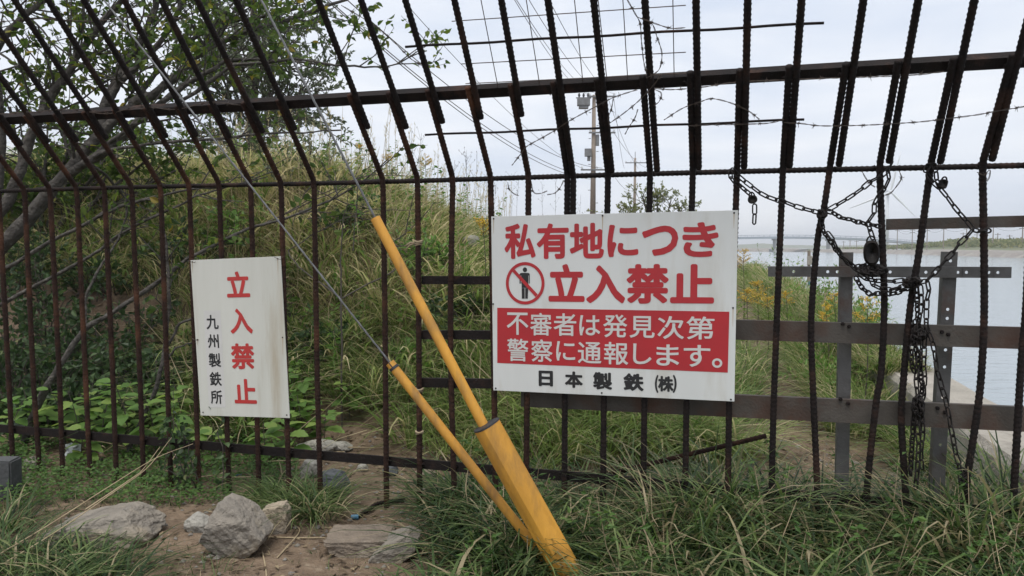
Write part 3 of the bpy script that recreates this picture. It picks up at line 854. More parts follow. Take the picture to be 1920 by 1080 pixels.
# no-entry pictogram: ring, slash, standing figure
def ell(cx, cy, rx, ry, n=48, a0=0):
    return [(cx + rx * math.cos(a0 + k * 2 * math.pi / n), cy + ry * math.sin(a0 + k * 2 * math.pi / n)) for k in range(n)]
def P2(pts): return [big.uv(900 + x * BS, 380 + y * BS) for x, y in pts]
icon_l = .0012
body = MB()
def addpoly(mb, pts, lift):
    mb.add([big.at(u, v, lift) for u, v in P2(pts)], [np.array([list(range(len(pts)))[::-1]])])
fx, fy = 247, 346
addpoly(body, ell(fx, fy, 12, 12.5, 20), icon_l)
addpoly(body, [(229, 362), (265, 362), (271, 364), (274, 370), (274, 418), (265, 418), (265, 440), (247, 440), (229, 440), (229, 418), (217, 418), (217, 370), (221, 364)], icon_l)
addpoly(body, [(229, 441), (245.5, 441), (245.5, 496), (230, 496)], icon_l)
addpoly(body, [(248.5, 441), (265, 441), (263, 496), (248.5, 496)], icon_l)
fo = obj('pictogram_figure', body, M['ink'], bs)
addl = MB()
for xx in (225.5, 268.5):
    addpoly(addl, [(xx - 1.1, 376), (xx + 1.1, 376), (xx + 1.1, 419), (xx - 1.1, 419)], icon_l + .0005)
obj('figure_outline', addl, M['white'], bs)
rg = MB(); oo = P2(ell(248, 416, 107, 110)); ii = P2(ell(248, 416, 91, 94)); K = 48
k = np.arange(K); k2 = (k + 1) % K
rg.add([big.at(u, v, .0022) for u, v in oo + ii], [np.stack([k, K + k, K + k2, k2], -1)])
obj('pictogram_ring', rg, M['red'], bs)
sl = MB(); addpoly(sl, [(178, 356), (190, 344), (318, 474), (306, 487)], .0024)
obj('pictogram_slash', sl, M['red'], bs)
for p in ((926, 410), (1377, 399), (1371, 749), (930, 728), (1140, 404), (1138, 737), (925, 569), (1375, 576)): big.bolt(*p, bs, .0042)

small = Sign([(357, 488), (526, 480.5), (543, 784), (376, 779)], -.024, .005)
ss = thing('notice_sign', 'small upright white notice sign with vertical red and black characters and rust streaks', 'sign', F(455, 783, -.024))
small.plate(ss, M['white_old'])
SS = 220 / 699.
def srow(data, off, m):
    for ch, x0, y0, x1, y1 in data:
        small.glyph(ch, (340 + x0 * SS, 460 + y0 * SS, 340 + x1 * SS, 460 + y1 * SS), off, m, ss)
srow([('立', 274, 154, 412, 308), ('入', 295, 374, 428, 524), ('禁', 302, 582, 440, 736), ('止', 320, 794, 452, 942)], .032, M['red_old'])
srow([('九', 152, 412, 226, 498), ('州', 160, 528, 228, 610), ('製', 166, 640, 240, 724), ('鉄', 172, 752, 244, 836), ('所', 178, 862, 248, 944)], .022, M['ink'])
tp = MB(); tp.add([small.at(*small.uv(340 + x * SS, 460 + y * SS), .0006) for x, y in [(136, 388), (238, 386), (268, 966), (166, 966)]], [np.array([[3, 2, 1, 0]])])
obj('white_overlay', tp, M['text_white'], ss)
for p in ((361, 491), (521, 485), (538, 778), (381, 773), (530, 632), (370, 636)): small.bolt(*p, ss, .0038)
for p in ((521, 485), (366, 637), (360, 491)):
    c_ = F(*p, -.03)
    t_ = MB().tube([c_ + FR * -.02 + A3(0, 0, .008), c_ + FN * .006, c_ + FR * .016 + A3(0, 0, -.004), c_ + FR * .02 + A3(0, 0, .012) - FN * .02], .0014, 5)
    obj('tie_wire', t_, M['wire'], ss)

# ------------------------------------------------------------------ guy wires with yellow guards
def strand(p0, p1, r):
    pts = resample([p0, p1], .02); m = MB()
    ax = (p1 - p0) / np.linalg.norm(p1 - p0); a = np.cross(ax, A3(0, 0, 1)); a /= np.linalg.norm(a); b_ = np.cross(ax, a)
    s_ = np.arange(len(pts)) * .02 * 2 * math.pi / .13
    for k in range(3):
        ph = s_ + k * 2 * math.pi / 3
        m.tube(pts + (np.cos(ph)[:, None] * a + np.sin(ph)[:, None] * b_) * r * .55, r * .55, 6)
    return m
def dline(pa, za, pb, zb):
    return dep(*pa, za), dep(*pb, zb)
g1b, g1t = dep(1084, 1098, 3.0), dep(490, 0, 3.18)
g1t = g1t + (g1t - g1b) * .15
g2b, g2t = dep(1058, 1098, 3.06), dep(195, 0, 3.38)
g2t = g2t + (g2t - g2b) * .15
def on_line(a, b_, py):                    # point of the line seen at image row py
    lo, hi = 0., 1.
    for _ in range(50):
        t = (lo + hi) / 2
        if project(a + (b_ - a) * t)[1] > py: lo = t
        else: hi = t
    return a + (b_ - a) * lo
gw = thing('guy_wire', 'guy wire in a slim yellow sleeve entering the thick yellow ground guard', 'guy wire', g1b)
# upper stretch follows the photo's slightly steeper line
u0, u1 = dep(908, 800, 2.98), dep(490, 0, 3.18); u1 = u1 + (u1 - u0) * .2
sl_top = on_line(u0, u1, 409)
obj('cable', strand(u0, u1, .0050), M['cable'], gw, smooth=True)
def pipe(m, p0, p1, ro, ri, sides=20, cap0=False):
    ax = (p1 - p0)
    pts = [p0, p1]
    m.tube([p0, p1], ro, sides, caps=False)
    n0 = m.n
    m.tube([p1, p0], ri, sides, caps=False)
    k = np.arange(sides); k2 = (k + 1) % sides
    # close the upper rim with a flat ring
    ta = unit(ax); ref = A3(0, 0, 1) if abs(ta[2]) < .9 else A3(1, 0, 0)
    N = unit(np.cross(ta, ref)); B = np.cross(ta, N); an = k * 2 * math.pi / sides
    for p in (p0, p1):
        Vo = [p + ro * (math.cos(a) * N + math.sin(a) * B) for a in an]; Vi = [p + ri * (math.cos(a) * N + math.sin(a) * B) for a in an]
        m.add(Vo + Vi, [np.stack([k, k2, sides + k2, sides + k], -1)])
    return m
sv = pipe(MB(), u0, sl_top, .0205, .0165)
sleeve = obj('sleeve', sv, M['yellow'], gw, smooth=True)
G0, G1 = dep(1079, 1100, 2.96), dep(912, 797, 2.96)
G0 = G0 + (G0 - G1) * .3
gx = unit(G1 - G0)
gd = MB(); prof = []
side = unit(np.cross(gx, A3(0, -1, 0))); face = unit(np.cross(side, gx))
# broad guard: rounded front with a fold line down the middle, flattened behind
K = 20
K = 25
a0 = math.radians(100)                    # the fold down the front
cs = []
for k in range(K):
    a = a0 + k * 2 * math.pi / (K - 1)
    dd_ = min(k, K - 1 - k) * 2 * math.pi / (K - 1)
    q_ = 1 + .16 * math.exp(-(dd_ / .5) ** 2) - .03 * math.exp(-((dd_ - .9) / .4) ** 2)
    cs.append((.055 * q_ * math.cos(a), .046 * q_ * math.sin(a)))
cs = np.array(cs)
rows = []
ts = np.linspace(0, 1, 26)
for t in ts:
    c_ = G0 + (G1 - G0) * t
    sc = 1 + .04 * (1 - t) + .008 * fbm(t * 9, 3, 44)
    dent = .012 * math.exp(-((t - .52) / .16) ** 2)
    rows.append([c_ + side * x * sc + face * (y * sc - (dent if y > .02 else 0)) for x, y in cs])
R = np.array(rows); i = (np.arange(len(ts) - 1)[:, None] * K); k = np.arange(K - 1)[None, :]; k2 = k + 1
gd.add(R.reshape(-1, 3), [np.stack([i + k, i + k2, i + K + k2, i + K + k], -1).reshape(-1, 4)])
guard = obj('ground_guard', gd, M['yellow'], gw, smooth=True)
cp = MB(); ring = R[-1]; c_ = ring.mean(0)
cp.add(np.vstack([c_ + (ring - c_) * 1.015 - gx * .004, c_ + (ring - c_) * 1.015 + gx * .002, c_ + (ring - c_) * .8 + gx * .004, [c_ + gx * .004]]),
       [np.stack([j * K + np.arange(K), j * K + (np.arange(K) + 1) % K, (j + 1) * K + (np.arange(K) + 1) % K, (j + 1) * K + np.arange(K)], -1) for j in (0, 1)] + [np.stack([2 * K + np.arange(K), 2 * K + (np.arange(K) + 1) % K, np.full(K, 3 * K)], -1)])
obj('cap', cp, M['black_plastic'], guard)
bp_ = G1 - gx * .055 + face * .047 - side * .008
obj('bolt', MB().tube([bp_ - face * .01, bp_ + face * .004], .0065, 10), M['black_plastic'], guard)
gw2 = thing('guy_wire', 'lower guy wire in a slim yellow sleeve slanting left of the thick guard', 'guy wire', g2b)
v0, v1 = dep(1045, 1078, 3.04), dep(195, 0, 3.38); v1 = v1 + (v1 - v0) * .12
s_top = on_line(v0, v1, 680)
obj('cable', strand(v0, v1, .0042), M['cable'], gw2, smooth=True)
sleeve2 = obj('sleeve', pipe(MB(), v0, s_top, .0195, .0158), M['yellow'], gw2, smooth=True)
ax2 = unit(v1 - v0); cl = s_top - ax2 * .028
obj('clamp_band', MB().tube([cl - ax2 * .006, cl + ax2 * .006], .0212, 16), M['black_plastic'], sleeve2)
fs2 = unit(np.cross(unit(np.cross(ax2, A3(0, -1, 0))), ax2))
sl2 = MB(); sl2.box((s_top + cl) / 2 + fs2 * .0196, ax2 * .016, unit(np.cross(ax2, fs2)) * .0022, fs2 * .0006); obj('slit', sl2, M['black_plastic'], sleeve2)

# ------------------------------------------------------------------ chains
def link_mesh(name, L, W, r, n=12, sides=6):
    pts = []
    h = (L - W) / 2
    for k in range(n):
        a = k * 2 * math.pi / n + math.pi / n
        x = math.cos(a) * W / 2; y = math.sin(a) * W / 2
        pts.append((x, y + (h if y > 0 else -h), 0))
    pts = np.array(pts)
    V = []
    for k in range(n):
        t = unit(pts[(k + 1) % n] - pts[k - 1]); b_ = A3(0, 0, 1); nn = np.cross(t, b_)
        for j in range(sides):
            a = j * 2 * math.pi / sides
            V.append(pts[k] + r * (math.cos(a) * nn + math.sin(a) * b_))
    Q_ = [[k * sides + j, k * sides + (j + 1) % sides, ((k + 1) % n) * sides + (j + 1) % sides, ((k + 1) % n) * sides + j] for k in range(n) for j in range(sides)]
    me = MB().add(V, [np.array(Q_)]).mesh(name, smooth=True)
    me.materials.append(M['chain'])
    return me
LONG = (link_mesh('long_link', .046, .0190, .0034), .046, .0029)
MED = (link_mesh('medium_link', .036, .0180, .0034), .036, .0029)
SHORT = (link_mesh('short_link', .027, .0180, .0037), .027, .0033)
def chain(label, px, kind=LONG, d=-.03, group=None, wob=.004, pts=None):
    me, L_, r = kind
    P_ = np.array([F(x, y, d) for x, y in px]) if pts is None else np.asarray(pts)
    P_ = resample(smooth_path(P_, 8), L_ - 2.2 * r)
    if wob: P_ = P_ + rng.normal(0, wob * .4, P_.shape)
    t = thing('chain', label, 'chain', P_[0], group)
    base = P_[0].copy()
    roll = rng.uniform(0, 3)
    for k in range(len(P_) - 1):
        c_ = (P_[k] + P_[k + 1]) / 2; y_ = unit(P_[k + 1] - P_[k])
        x_ = unit(np.cross(y_, FN + A3(.01, .02, .03))); z_ = np.cross(x_, y_)
        a = math.radians(28) + (math.pi / 2 if k % 2 else 0) + rng.normal(0, .15)
        x2 = x_ * math.cos(a) + z_ * math.sin(a); z2 = np.cross(x2, y_)
        o = bpy.data.objects.new('link', me); C.objects.link(o); o.parent = t
        m4 = Matrix(((x2[0], y_[0], z2[0], c_[0] - base[0]), (x2[1], y_[1], z2[1], c_[1] - base[1]), (x2[2], y_[2], z2[2], c_[2] - base[2]), (0, 0, 0, 1)))
        o.matrix_local = m4
    return t
def lump(px, rx, ry, d, nloops):
    """pixel path of a bunched up chain"""
    pts = []
    ph = rng.uniform(0, 6)
    for k in range(nloops * 5):
        a = ph + k * 2 * math.pi / 5 + rng.normal(0, .3)
        pts.append(F(px[0] + rx * math.cos(a) * rng.uniform(.4, 1), px[1] + ry * math.sin(a) * rng.uniform(.4, 1), d + rng.uniform(-.03, .025)))
    return pts
CG = 'chains hanging on the fence'
chain('long link chain running from the middle rail beside the large sign to the second bar', [(1372, 318), (1380, 327), (1388, 333), (1406, 347), (1425, 362), (1441, 369), (1474, 381), (1499, 389), (1525, 397), (1541, 399)], LONG)
chain('short chain end beside the sign corner that holds the round padlock', [(1369, 322), (1372, 336), (1388, 349), (1400, 358), (1408, 365)], MED)
chain('two links dangling below the round padlock beside the large sign', [(1415, 383), (1415, 400), (1414, 420)], LONG, wob=0)
chain('long link chain slanting up from the bent bar to the middle rail', [(1553, 392), (1575, 380), (1593, 369), (1610, 358), (1626, 346), (1641, 335), (1661, 326), (1672, 304)], LONG)
chain('twisted short link chain between the bent bar and the hanging lock', [(1552, 396), (1566, 401), (1580, 408), (1598, 413), (1620, 419), (1640, 423), (1652, 426)], SHORT)
chain('chain dropping along the bar from the middle rail to the dark lock', [(1664, 318), (1667, 335), (1660, 352), (1640, 374), (1642, 392), (1630, 410), (1626, 424), (1634, 436), (1637, 448)], LONG)
chain('double chain slanting from the bent bar down to the chain heap', [(1544, 404), (1540, 420), (1547, 438), (1561, 457), (1576, 479), (1595, 496), (1613, 499), (1630, 494)], SHORT)
chain('second chain lying along the slanting double chain', [(1551, 436), (1566, 460), (1583, 484), (1604, 504), (1622, 512)], LONG, d=-.045)
chain('curb chain in the deepest sag under the chain heap', [(1604, 519), (1613, 534), (1626, 548), (1639, 553), (1652, 550), (1674, 550), (1689, 546), (1702, 540), (1713, 531)], SHORT)
chain('upper chain of the sag between the two chain knots', [(1610, 514), (1628, 524), (1647, 527), (1671, 528), (1697, 525), (1713, 527)], LONG)
chain('middle chain of the sag between the two chain knots', [(1632, 520), (1641, 538), (1667, 543), (1685, 540), (1704, 533)], LONG, d=-.04)
chain('chain slanting from the lower knot up to the thick right bar', [(1718, 532), (1741, 524), (1769, 492), (1791, 468), (1810, 446), (1824, 430)], LONG, d=-.035)
chain('chain collar looped round the thick right bar', [(1824, 430), (1838, 434), (1852, 434), (1857, 432)], SHORT, d=-.03)
chain('chain slanting from the middle rail down to the thick right bar', [(1738, 326), (1748, 340), (1765, 355), (1776, 371), (1789, 388), (1804, 405), (1823, 429)], LONG, d=-.03)
chain('short chain loop holding the tilted padlock at the middle rail', [(1735, 322), (1745, 303), (1754, 318), (1757, 334), (1762, 350)], MED, d=-.03)
chain('left strand of the hanging chain bunch', [(1718, 540), (1720, 572), (1721, 605), (1712, 630), (1709, 660), (1709, 684), (1714, 700)], SHORT)
chain('middle strand of the hanging chain bunch', [(1726, 536), (1727, 575), (1722, 612), (1722, 650), (1721, 685), (1719, 712), (1719, 747), (1721, 798), (1724, 827), (1721, 870), (1716, 916)], LONG, d=-.04)
chain('right strand of the hanging chain bunch', [(1737, 527), (1741, 545), (1740, 566), (1736, 588), (1738, 610), (1734, 647), (1733, 688), (1733, 721), (1734, 744), (1726, 760), (1731, 800), (1727, 840), (1729, 880)], LONG, d=-.03)
chain('back strand of the hanging chain bunch', [(1716, 600), (1714, 630), (1724, 690), (1730, 730), (1716, 770), (1712, 815), (1709, 850), (1708, 890)], SHORT, d=-.015)
chain('long chain slanting from the bunch to the foot of the right bar', [(1737, 606), (1742, 622), (1750, 653), (1759, 697), (1771, 744), (1783, 798), (1790, 839), (1798, 872), (1803, 905)], LONG, d=-.05)
chain('chain wound round the foot of the right bar', [(1800, 880), (1812, 884), (1816, 892), (1803, 897), (1801, 906), (1812, 910)], SHORT, d=-.03)
chain('tight knot of chain on the leaning bar below the crosspiece', None, SHORT, pts=lump((1712, 530), 18, 9, -.035, 6), wob=0)
chain('heap of chain bunched on the crosspiece below the dark lock', None, SHORT, pts=lump((1638, 507), 26, 9, -.03, 7), wob=0)
chain('knot of chain in the hanging bunch in front of the lower beam', None, SHORT, pts=lump((1722, 765), 9, 24, -.03, 6), wob=0)
chain('knot of chain in the hanging bunch in front of the upper beam', None, SHORT, pts=lump((1723, 626), 12, 12, -.03, 5), wob=0)
chain('small chain clump wound on the bent bar', None, SHORT, pts=lump((1540, 403), 7, 9, -.02, 3), wob=0)

def padlock(label, px, py, w_, h_, tilt, d=-.04, shape='round'):
    c_ = F(px, py, d)
    t = thing('padlock', label, 'padlock', c_ - A3(0, 0, h_ / 2), 'padlocks on the chains')
    ca, sa = math.cos(tilt), math.sin(tilt)
    X = FR * ca + A3(0, 0, 1) * sa; Z = A3(0, 0, 1) * ca - FR * sa
    m_ = MB(); n_ = 20; Vv = []
    for s_, sc in ((1, .82), (1, 1), (-1, 1), (-1, .82)):
        for k in range(n_):
            a = k * 2 * math.pi / n_
            e = .55 if shape == 'square' else .85
            x = math.copysign(abs(math.cos(a)) ** e, math.cos(a)) * w_ / 2; z = math.copysign(abs(math.sin(a)) ** e, math.sin(a)) * h_ / 2
            dpt = .013 if sc < 1 else .009
            Vv.append(c_ + X * x * sc + Z * z * sc + FN * s_ * dpt)
    k = np.arange(n_); k2 = (k + 1) % n_
    m_.add(Vv, [np.stack([j * n_ + k, j * n_ + k2, (j + 1) * n_ + k2, (j + 1) * n_ + k], -1) for j in range(3)] + [np.array([list(range(n_))]), np.array([list(range(3 * n_, 4 * n_))[::-1]])])
    obj('body', m_, M['chain'], t, smooth=True)
    sh_ = [c_ + X * (w_ * .28 * math.cos(a)) + Z * (h_ * .42 + max(0, math.sin(a)) * w_ * .42) for a in np.linspace(-.2, math.pi + .2, 14)]
    obj('shackle', MB().tube(sh_, .0033, 8), M['chain'], t, smooth=True)
    return t
padlock('round rusty padlock hanging by the top right corner of the large sign', 1411, 374, .040, .036, .2)
padlock('big dark lock body hanging on the chain above the crosspiece', 1634, 474, .062, .105, .05, d=-.05)
padlock('tilted square padlock under the middle rail near the right', 1768, 345, .032, .038, -.25, shape='square')

# ------------------------------------------------------------------ barbed wire
def barbed(label, px, top=True, e=-.03, seed=0):
    r_ = np.random.default_rng(seed + 100)
    f_ = O if top else F
    P_ = smooth_path([f_(x, y, e) for x, y in px], 8)
    P_ = resample(P_, .008)
    m_ = MB()
    T = unit(np.gradient(P_, axis=0)); a = unit(np.cross(T, A3(.3, .2, 1))); b_ = np.cross(T, a)
    ph = np.arange(len(P_)) * .55
    t = thing('barbed_wire', label, 'barbed wire', P_[0], 'pieces of barbed wire on the fence')
    for k in range(2):
        m_.tube(P_ + (np.cos(ph + k * math.pi)[:, None] * a + np.sin(ph + k * math.pi)[:, None] * b_) * .0017, .0013, 5)
    obj('strands', m_, M['barb'], t)
    s_ = r_.uniform(4, 8)
    while s_ < len(P_) - 2:
        j = int(s_); c_ = P_[j]; bm_ = MB()
        cc = [c_ + T[j] * (u_ * .006) + (a[j] * math.cos(v_) + b_[j] * math.sin(v_)) * .0042 for u_, v_ in zip(np.linspace(-1, 1, 14), np.linspace(0, 12.5, 14))]
        bm_.tube(cc, .0013, 5)
        for q in range(4):
            an = r_.uniform(0, 6.28); dr = unit(a[j] * math.cos(an) + b_[j] * math.sin(an) + T[j] * r_.normal(0, .4))
            bm_.tube([c_, c_ + dr * r_.uniform(.013, .019)], [.0013, .0006], 4)
        obj('barb', bm_, M['barb'], t)
        s_ += r_.uniform(8, 14)
    return t
barbed('barbed wire strung across the leaning bars at the right edge', [(1470, 230), (1505, 232), (1540, 236), (1613, 235), (1690, 231), (1740, 227), (1827, 216), (1860, 210), (1925, 199)], seed=1)
barbed('barbed wire lying along the thin lower rod', [(1290, 236), (1340, 234), (1390, 233), (1440, 231), (1470, 224)], seed=2)
barbed('barbed wire loop arching below the top rail left of centre bars', [(1245, 225), (1280, 203), (1313, 191), (1335, 185), (1370, 193), (1403, 208), (1424, 224)], seed=3)
barbed('loose barbed wire slanting in front of the power pole', [(960, 310), (977, 288), (987, 275), (1017, 258), (1043, 243), (1067, 227), (1113, 202), (1150, 183), (1195, 168)], seed=4)
barbed('barbed wire slanting from the thin rod up to the top rail', [(1143, 231), (1170, 212), (1200, 187), (1225, 160), (1240, 140)], seed=5)
barbed('barbed wire wound round the bar at the top of the picture', [(1172, -8), (1190, 24), (1200, 44), (1203, 80), (1207, 115), (1212, 138)], seed=6)
barbed('barbed wire loop hanging beside the top rail', [(1200, 34), (1222, 44), (1232, 70), (1241, 100), (1237, 128), (1224, 140), (1212, 146)], seed=7)
barbed('barbed wire running right from the bar at the top', [(1195, 32), (1225, 43), (1258, 53), (1285, 52)], seed=8)
barbed('barbed wire along the underside of the top rail', [(1222, 165), (1262, 168), (1320, 163), (1382, 154), (1470, 150), (1570, 146), (1640, 144), (1720, 140), (1770, 134)], seed=9, e=.0)
barbed('curl of barbed wire under the middle rail left of the wind turbine', [(1616, 320), (1622, 332), (1632, 345), (1641, 351)], False, seed=10)
barbed('curl of barbed wire hanging in front of the wind turbine', [(1686, 320), (1690, 334), (1682, 348), (1670, 362), (1660, 366)], False, seed=11)
barbed('scrap of barbed wire wound on the thick right bar', [(1832, 323), (1845, 328), (1856, 318), (1855, 332), (1850, 340)], False, seed=12)
barbed('scrap of barbed wire dangling under the middle rail above the sign', [(952, 342), (955, 355), (965, 364), (973, 367)], False, seed=13)
barbed('hooked scrap of barbed wire between the bars above the sign', [(996, 340), (1000, 360), (1012, 363), (1026, 358)], False, seed=14)
barbed('second hooked scrap of barbed wire above the sign', [(1057, 338), (1050, 352), (1040, 362), (1026, 365)], False, seed=15)
barbed('barbed wire scrap dangling from the thin lower rod', [(1196, 205), (1190, 222), (1178, 240), (1172, 252)], seed=18)
barbed('loose barbed wire end hanging beside the double bar', [(1150, 185), (1146, 205), (1140, 222), (1143, 236)], seed=19)
barbed('barbed wire curl right of the thick bar below the top rail', [(1228, 168), (1240, 175), (1236, 190), (1226, 198)], seed=20)
barbed('thin barbed wire between branches and bars at the top centre', [(640, 10), (690, 40), (720, 62), (745, 85), (770, 110), (800, 128)], seed=21, e=.03)
barbed('barbed wire tangled along the top rail at the left', [(-10, 214), (60, 210), (130, 205), (200, 213), (260, 200), (330, 205), (390, 192), (450, 197)], seed=16, e=-.01)
barbed('barbed wire crossing the tree branches near the top left', [(-10, 42), (80, 35), (170, 40), (260, 31), (360, 36)], seed=17, e=.02)

# ------------------------------------------------------------------ power poles and lines on this side
def utility_pole(label, x, ytop, Y, fancy):
    tp = dep(x, ytop, Y); zb = float(gz(tp[0] - (.12 if fancy else 0), Y))
    bx_ = tp[0] - .0055 * (tp[2] - zb)
    t = thing('utility_pole', label, 'utility pole', (bx_, Y, zb))
    lean = lambda z: A3(bx_ + (tp[0] - bx_) * (z - zb) / (tp[2] - zb), Y, z)
    rt, rb_ = (.10, .19)
    obj('post', MB().tube([lean(zb - .5), lean(tp[2])], [rb_, rt], 14), M['pole'], t, smooth=True)
    def arm(z, x0, x1, nins):
        p = lean(z); m_ = MB(); m_.box(p + A3((x0 + x1) / 2, -.16, 0), ((x1 - x0) / 2, 0, 0), (0, .04, 0), (0, 0, .045))
        o = obj('crossarm', m_, M['pole_metal'], t)
        for k in range(nins):
            c_ = p + A3(x0 + .08 + (x1 - x0 - .16) * k / max(1, nins - 1), -.16, .045)
            obj('insulator', MB().tube([c_, c_ + A3(0, 0, .06), c_ + A3(0, 0, .07), c_ + A3(0, 0, .15), c_ + A3(0, 0, .2)], [.025, .025, .06, .055, .03], 8), M['far_white'], o)
        return p
    if fancy:
        z = tp[2]
        arm(z - .12, -.35, 1.25, 3); arm(z - 4.35 * Y / 45, -.75, 1.15, 3); arm(z - 2.2 * Y / 45, -.3, 1.25, 2)
        p = lean(z - .38)
        tb = MB(); tb.box(p + A3(-.62, -.1, -.05), (.36, 0, 0), (0, .24, 0), (0, 0, .20)); tb.box(p + A3(-.62, -.1, -.33), (.27, 0, 0), (0, .18, 0), (0, 0, .10)); tb.box(p + A3(-.62, -.1, .19), (.44, 0, 0), (0, .05, 0), (0, 0, .03))
        o = obj('transformer', tb, M['pole_metal'], t)
        for k in range(3):
            c_ = p + A3(-.88 + .26 * k, -.1, .2)
            obj('bushing', MB().tube([c_, c_ + A3(0, 0, .1), c_ + A3(0, 0, .12), c_ + A3(0, 0, .26)], [.05, .05, .08, .04], 8), M['black_plastic'], o)
        p = lean(z - 3.35)
        bx2 = MB(); bx2.box(p + A3(-.33, -.12, 0), (.19, 0, 0), (0, .16, 0), (0, 0, .22)); bx2.box(p + A3(-.28, -.12, -.36), (.09, 0, 0), (0, .1, 0), (0, 0, .12)); obj('switch_box', bx2, M['pole_metal'], t)
        p = lean(z - 2.6)
        obj('canister', MB().tube([p + A3(.22, -.05, -.35), p + A3(.22, -.05, .3)], .10, 10), M['pole_metal'], t)
        st = MB()
        for k in range(10):
            p = lean(zb + 2.5 + k * .75); st.tube([p + A3(-.16 if k % 2 else .16, 0, 0), p + A3(-.3 if k % 2 else .3, 0, 0)], .02, 5)
        tag(obj('climbing_steps', st, M['pole_metal'], t), kind='stuff')
    else:
        z = tp[2]
        arm(z - .5, -1.0, 1.1, 5)
        obj('top_spike', MB().tube([lean(z - .3), lean(z) + A3(0, 0, .6)], .03, 6), M['pole_metal'], t)
    return lean
P1 = utility_pole('near concrete utility pole with transformer and crossarms behind the large sign', 1114, 178, 45., True)
P2_ = utility_pole('farther utility pole with one crossarm beside the airy tree', 1191, 296, 76., False)
def line(label, a, b_, sag, r):
    t = np.linspace(0, 1, 40)[:, None]
    tag(obj('overhead_line', MB().tube(a + (b_ - a) * t - A3(0, 0, 1) * 4 * sag * t * (1 - t), r, 5), M['wire']), label, 'power line', 'overhead lines to the near pole')
z1 = dep(1114, 178, 45.)[2]
for q, (px, py, zz, dx, Yn, lab) in enumerate([(930, -60, z1 - .05, -.2, 16, 'overhead wire leaving the pole top, leftmost of the steep wires'), (950, -30, z1 + .05, .2, 17, 'overhead wire leaving the pole top, second of the steep wires'), (957, -60, z1 + .05, .6, 16, 'overhead wire leaving the pole top, third of the steep wires'), (1000, -60, z1 + .05, 1.1, 16, 'overhead wire leaving the pole top, rightmost of the steep wires'),
                                            (720, -40, z1 - 4.3, -.6, 18, 'thin overhead wire slanting to the lower crossarm of the near pole'), (590, -20, z1 - 4.9, -.1, 17, 'thick overhead cable slanting down from the branches to the near pole'), (585, -28, z1 - 4.8, .15, 17, 'cable with a spiral wrap beside the thick overhead cable'), (640, -10, z1 - 4.25, .5, 18, 'overhead wire just above the thick cable to the near pole')]):
    a = dep(px, py, Yn); b_ = A3(P1(zz)[0] + dx, 44.85, zz)
    line(lab, a, b_, .55 if q < 5 else .9, .0085 if q < 5 else .013)
z2 = dep(1191, 296, 76.)[2]
for q, (za, dxa, dxb, lab) in enumerate([(z1 + .05, 1.1, -1.1, 'wire from the near pole top to the left end of the farther crossarm'), (z1 + .05, .7, .3, 'wire from the near pole top to the middle of the farther crossarm'), (z1 - 2.1, 1.1, 1.4, 'wire from the middle crossarm to the right end of the farther crossarm'), (z1 - 4.2, .9, -.2, 'low wire from the near pole down to the farther pole')]):
    line(lab, A3(P1(za)[0] + dxa, 44.85, za), A3(P2_(z2)[0] + dxb, 75.85, z2 - (1.05 if q < 3 else 3.2)), .5, .012)

# ------------------------------------------------------------------ trees
class Tree:
    def __init__(s): s.wood = MB(); s.lp = []; s.ld = []; s.tips = []
    def limb(s, pts, r0, r1, sides=8):
        P_ = smooth_path(pts, 7); n_ = len(P_)
        k = np.arange(n_); sd = rng.uniform(0, 99)
        P_ = P_ + np.stack([fbm(k * .35, sd, 1), fbm(k * .35, sd, 2), fbm(k * .35, sd, 3)], 1) * (.012 + r0 * .25) * np.minimum(1, k / 4)[:, None]
        s.wood.tube(P_, np.linspace(r0, r1, n_) * (1 + .22 * fbm(k * .6, sd + 7, 4)), sides)
        return P_
    def grow(s, p, d, L, r, lev, up=.15, spread=.7, leafy=1, nleaf=7, kids=(2, 4), gnarl=.25):
        n_ = max(3, int(L / .12)) if lev > 1 else 4
        pts = [p]; dd = unit(d)
        for k in range(n_):
            dd = unit(dd + rng.normal(0, gnarl, 3) * .5 + A3(0, 0, up * .3))
            pts.append(pts[-1] + dd * L / n_)
        s.wood.tube(pts, np.linspace(r, r * .45, len(pts)), 5 if lev < 2 else 6, caps=False)
        if lev <= leafy:
            for k in range(nleaf):
                t = rng.uniform(.25, 1) * (len(pts) - 1); i_ = int(min(t, len(pts) - 2)); f = t - i_
                s.lp.append(pts[i_] * (1 - f) + pts[i_ + 1] * f); s.ld.append(dd + rng.normal(0, .7, 3))
        if lev > 0:
            for k in range(rng.integers(*kids) + (1 if lev > 1 else 0)):
                t = rng.uniform(.35, 1) * (len(pts) - 1); i_ = int(min(t, len(pts) - 2))
                s.grow(pts[i_], unit(dd + rng.normal(0, spread, 3)), L * rng.uniform(.5, .75), r * .55, lev - 1, up, spread, leafy, nleaf, kids, gnarl)
    def leaves(s, ln, shape='kite', w=.55, droop=-.35, smax=1.0):
        lp = np.array(s.lp); ld = unit(np.array(s.ld)); ld[:, 2] += droop; N = len(lp)
        m_ = MB(); nz_ = rand_dirs(N, 1.0)
        sz = ln * rng.uniform(.55, 1.2, N)
        add_leaves(m_, lp, ld, nz_, sz, sz * w, np.clip(rng.beta(2, 2.4, N) * smax, 0, 1), shape)
        return m_

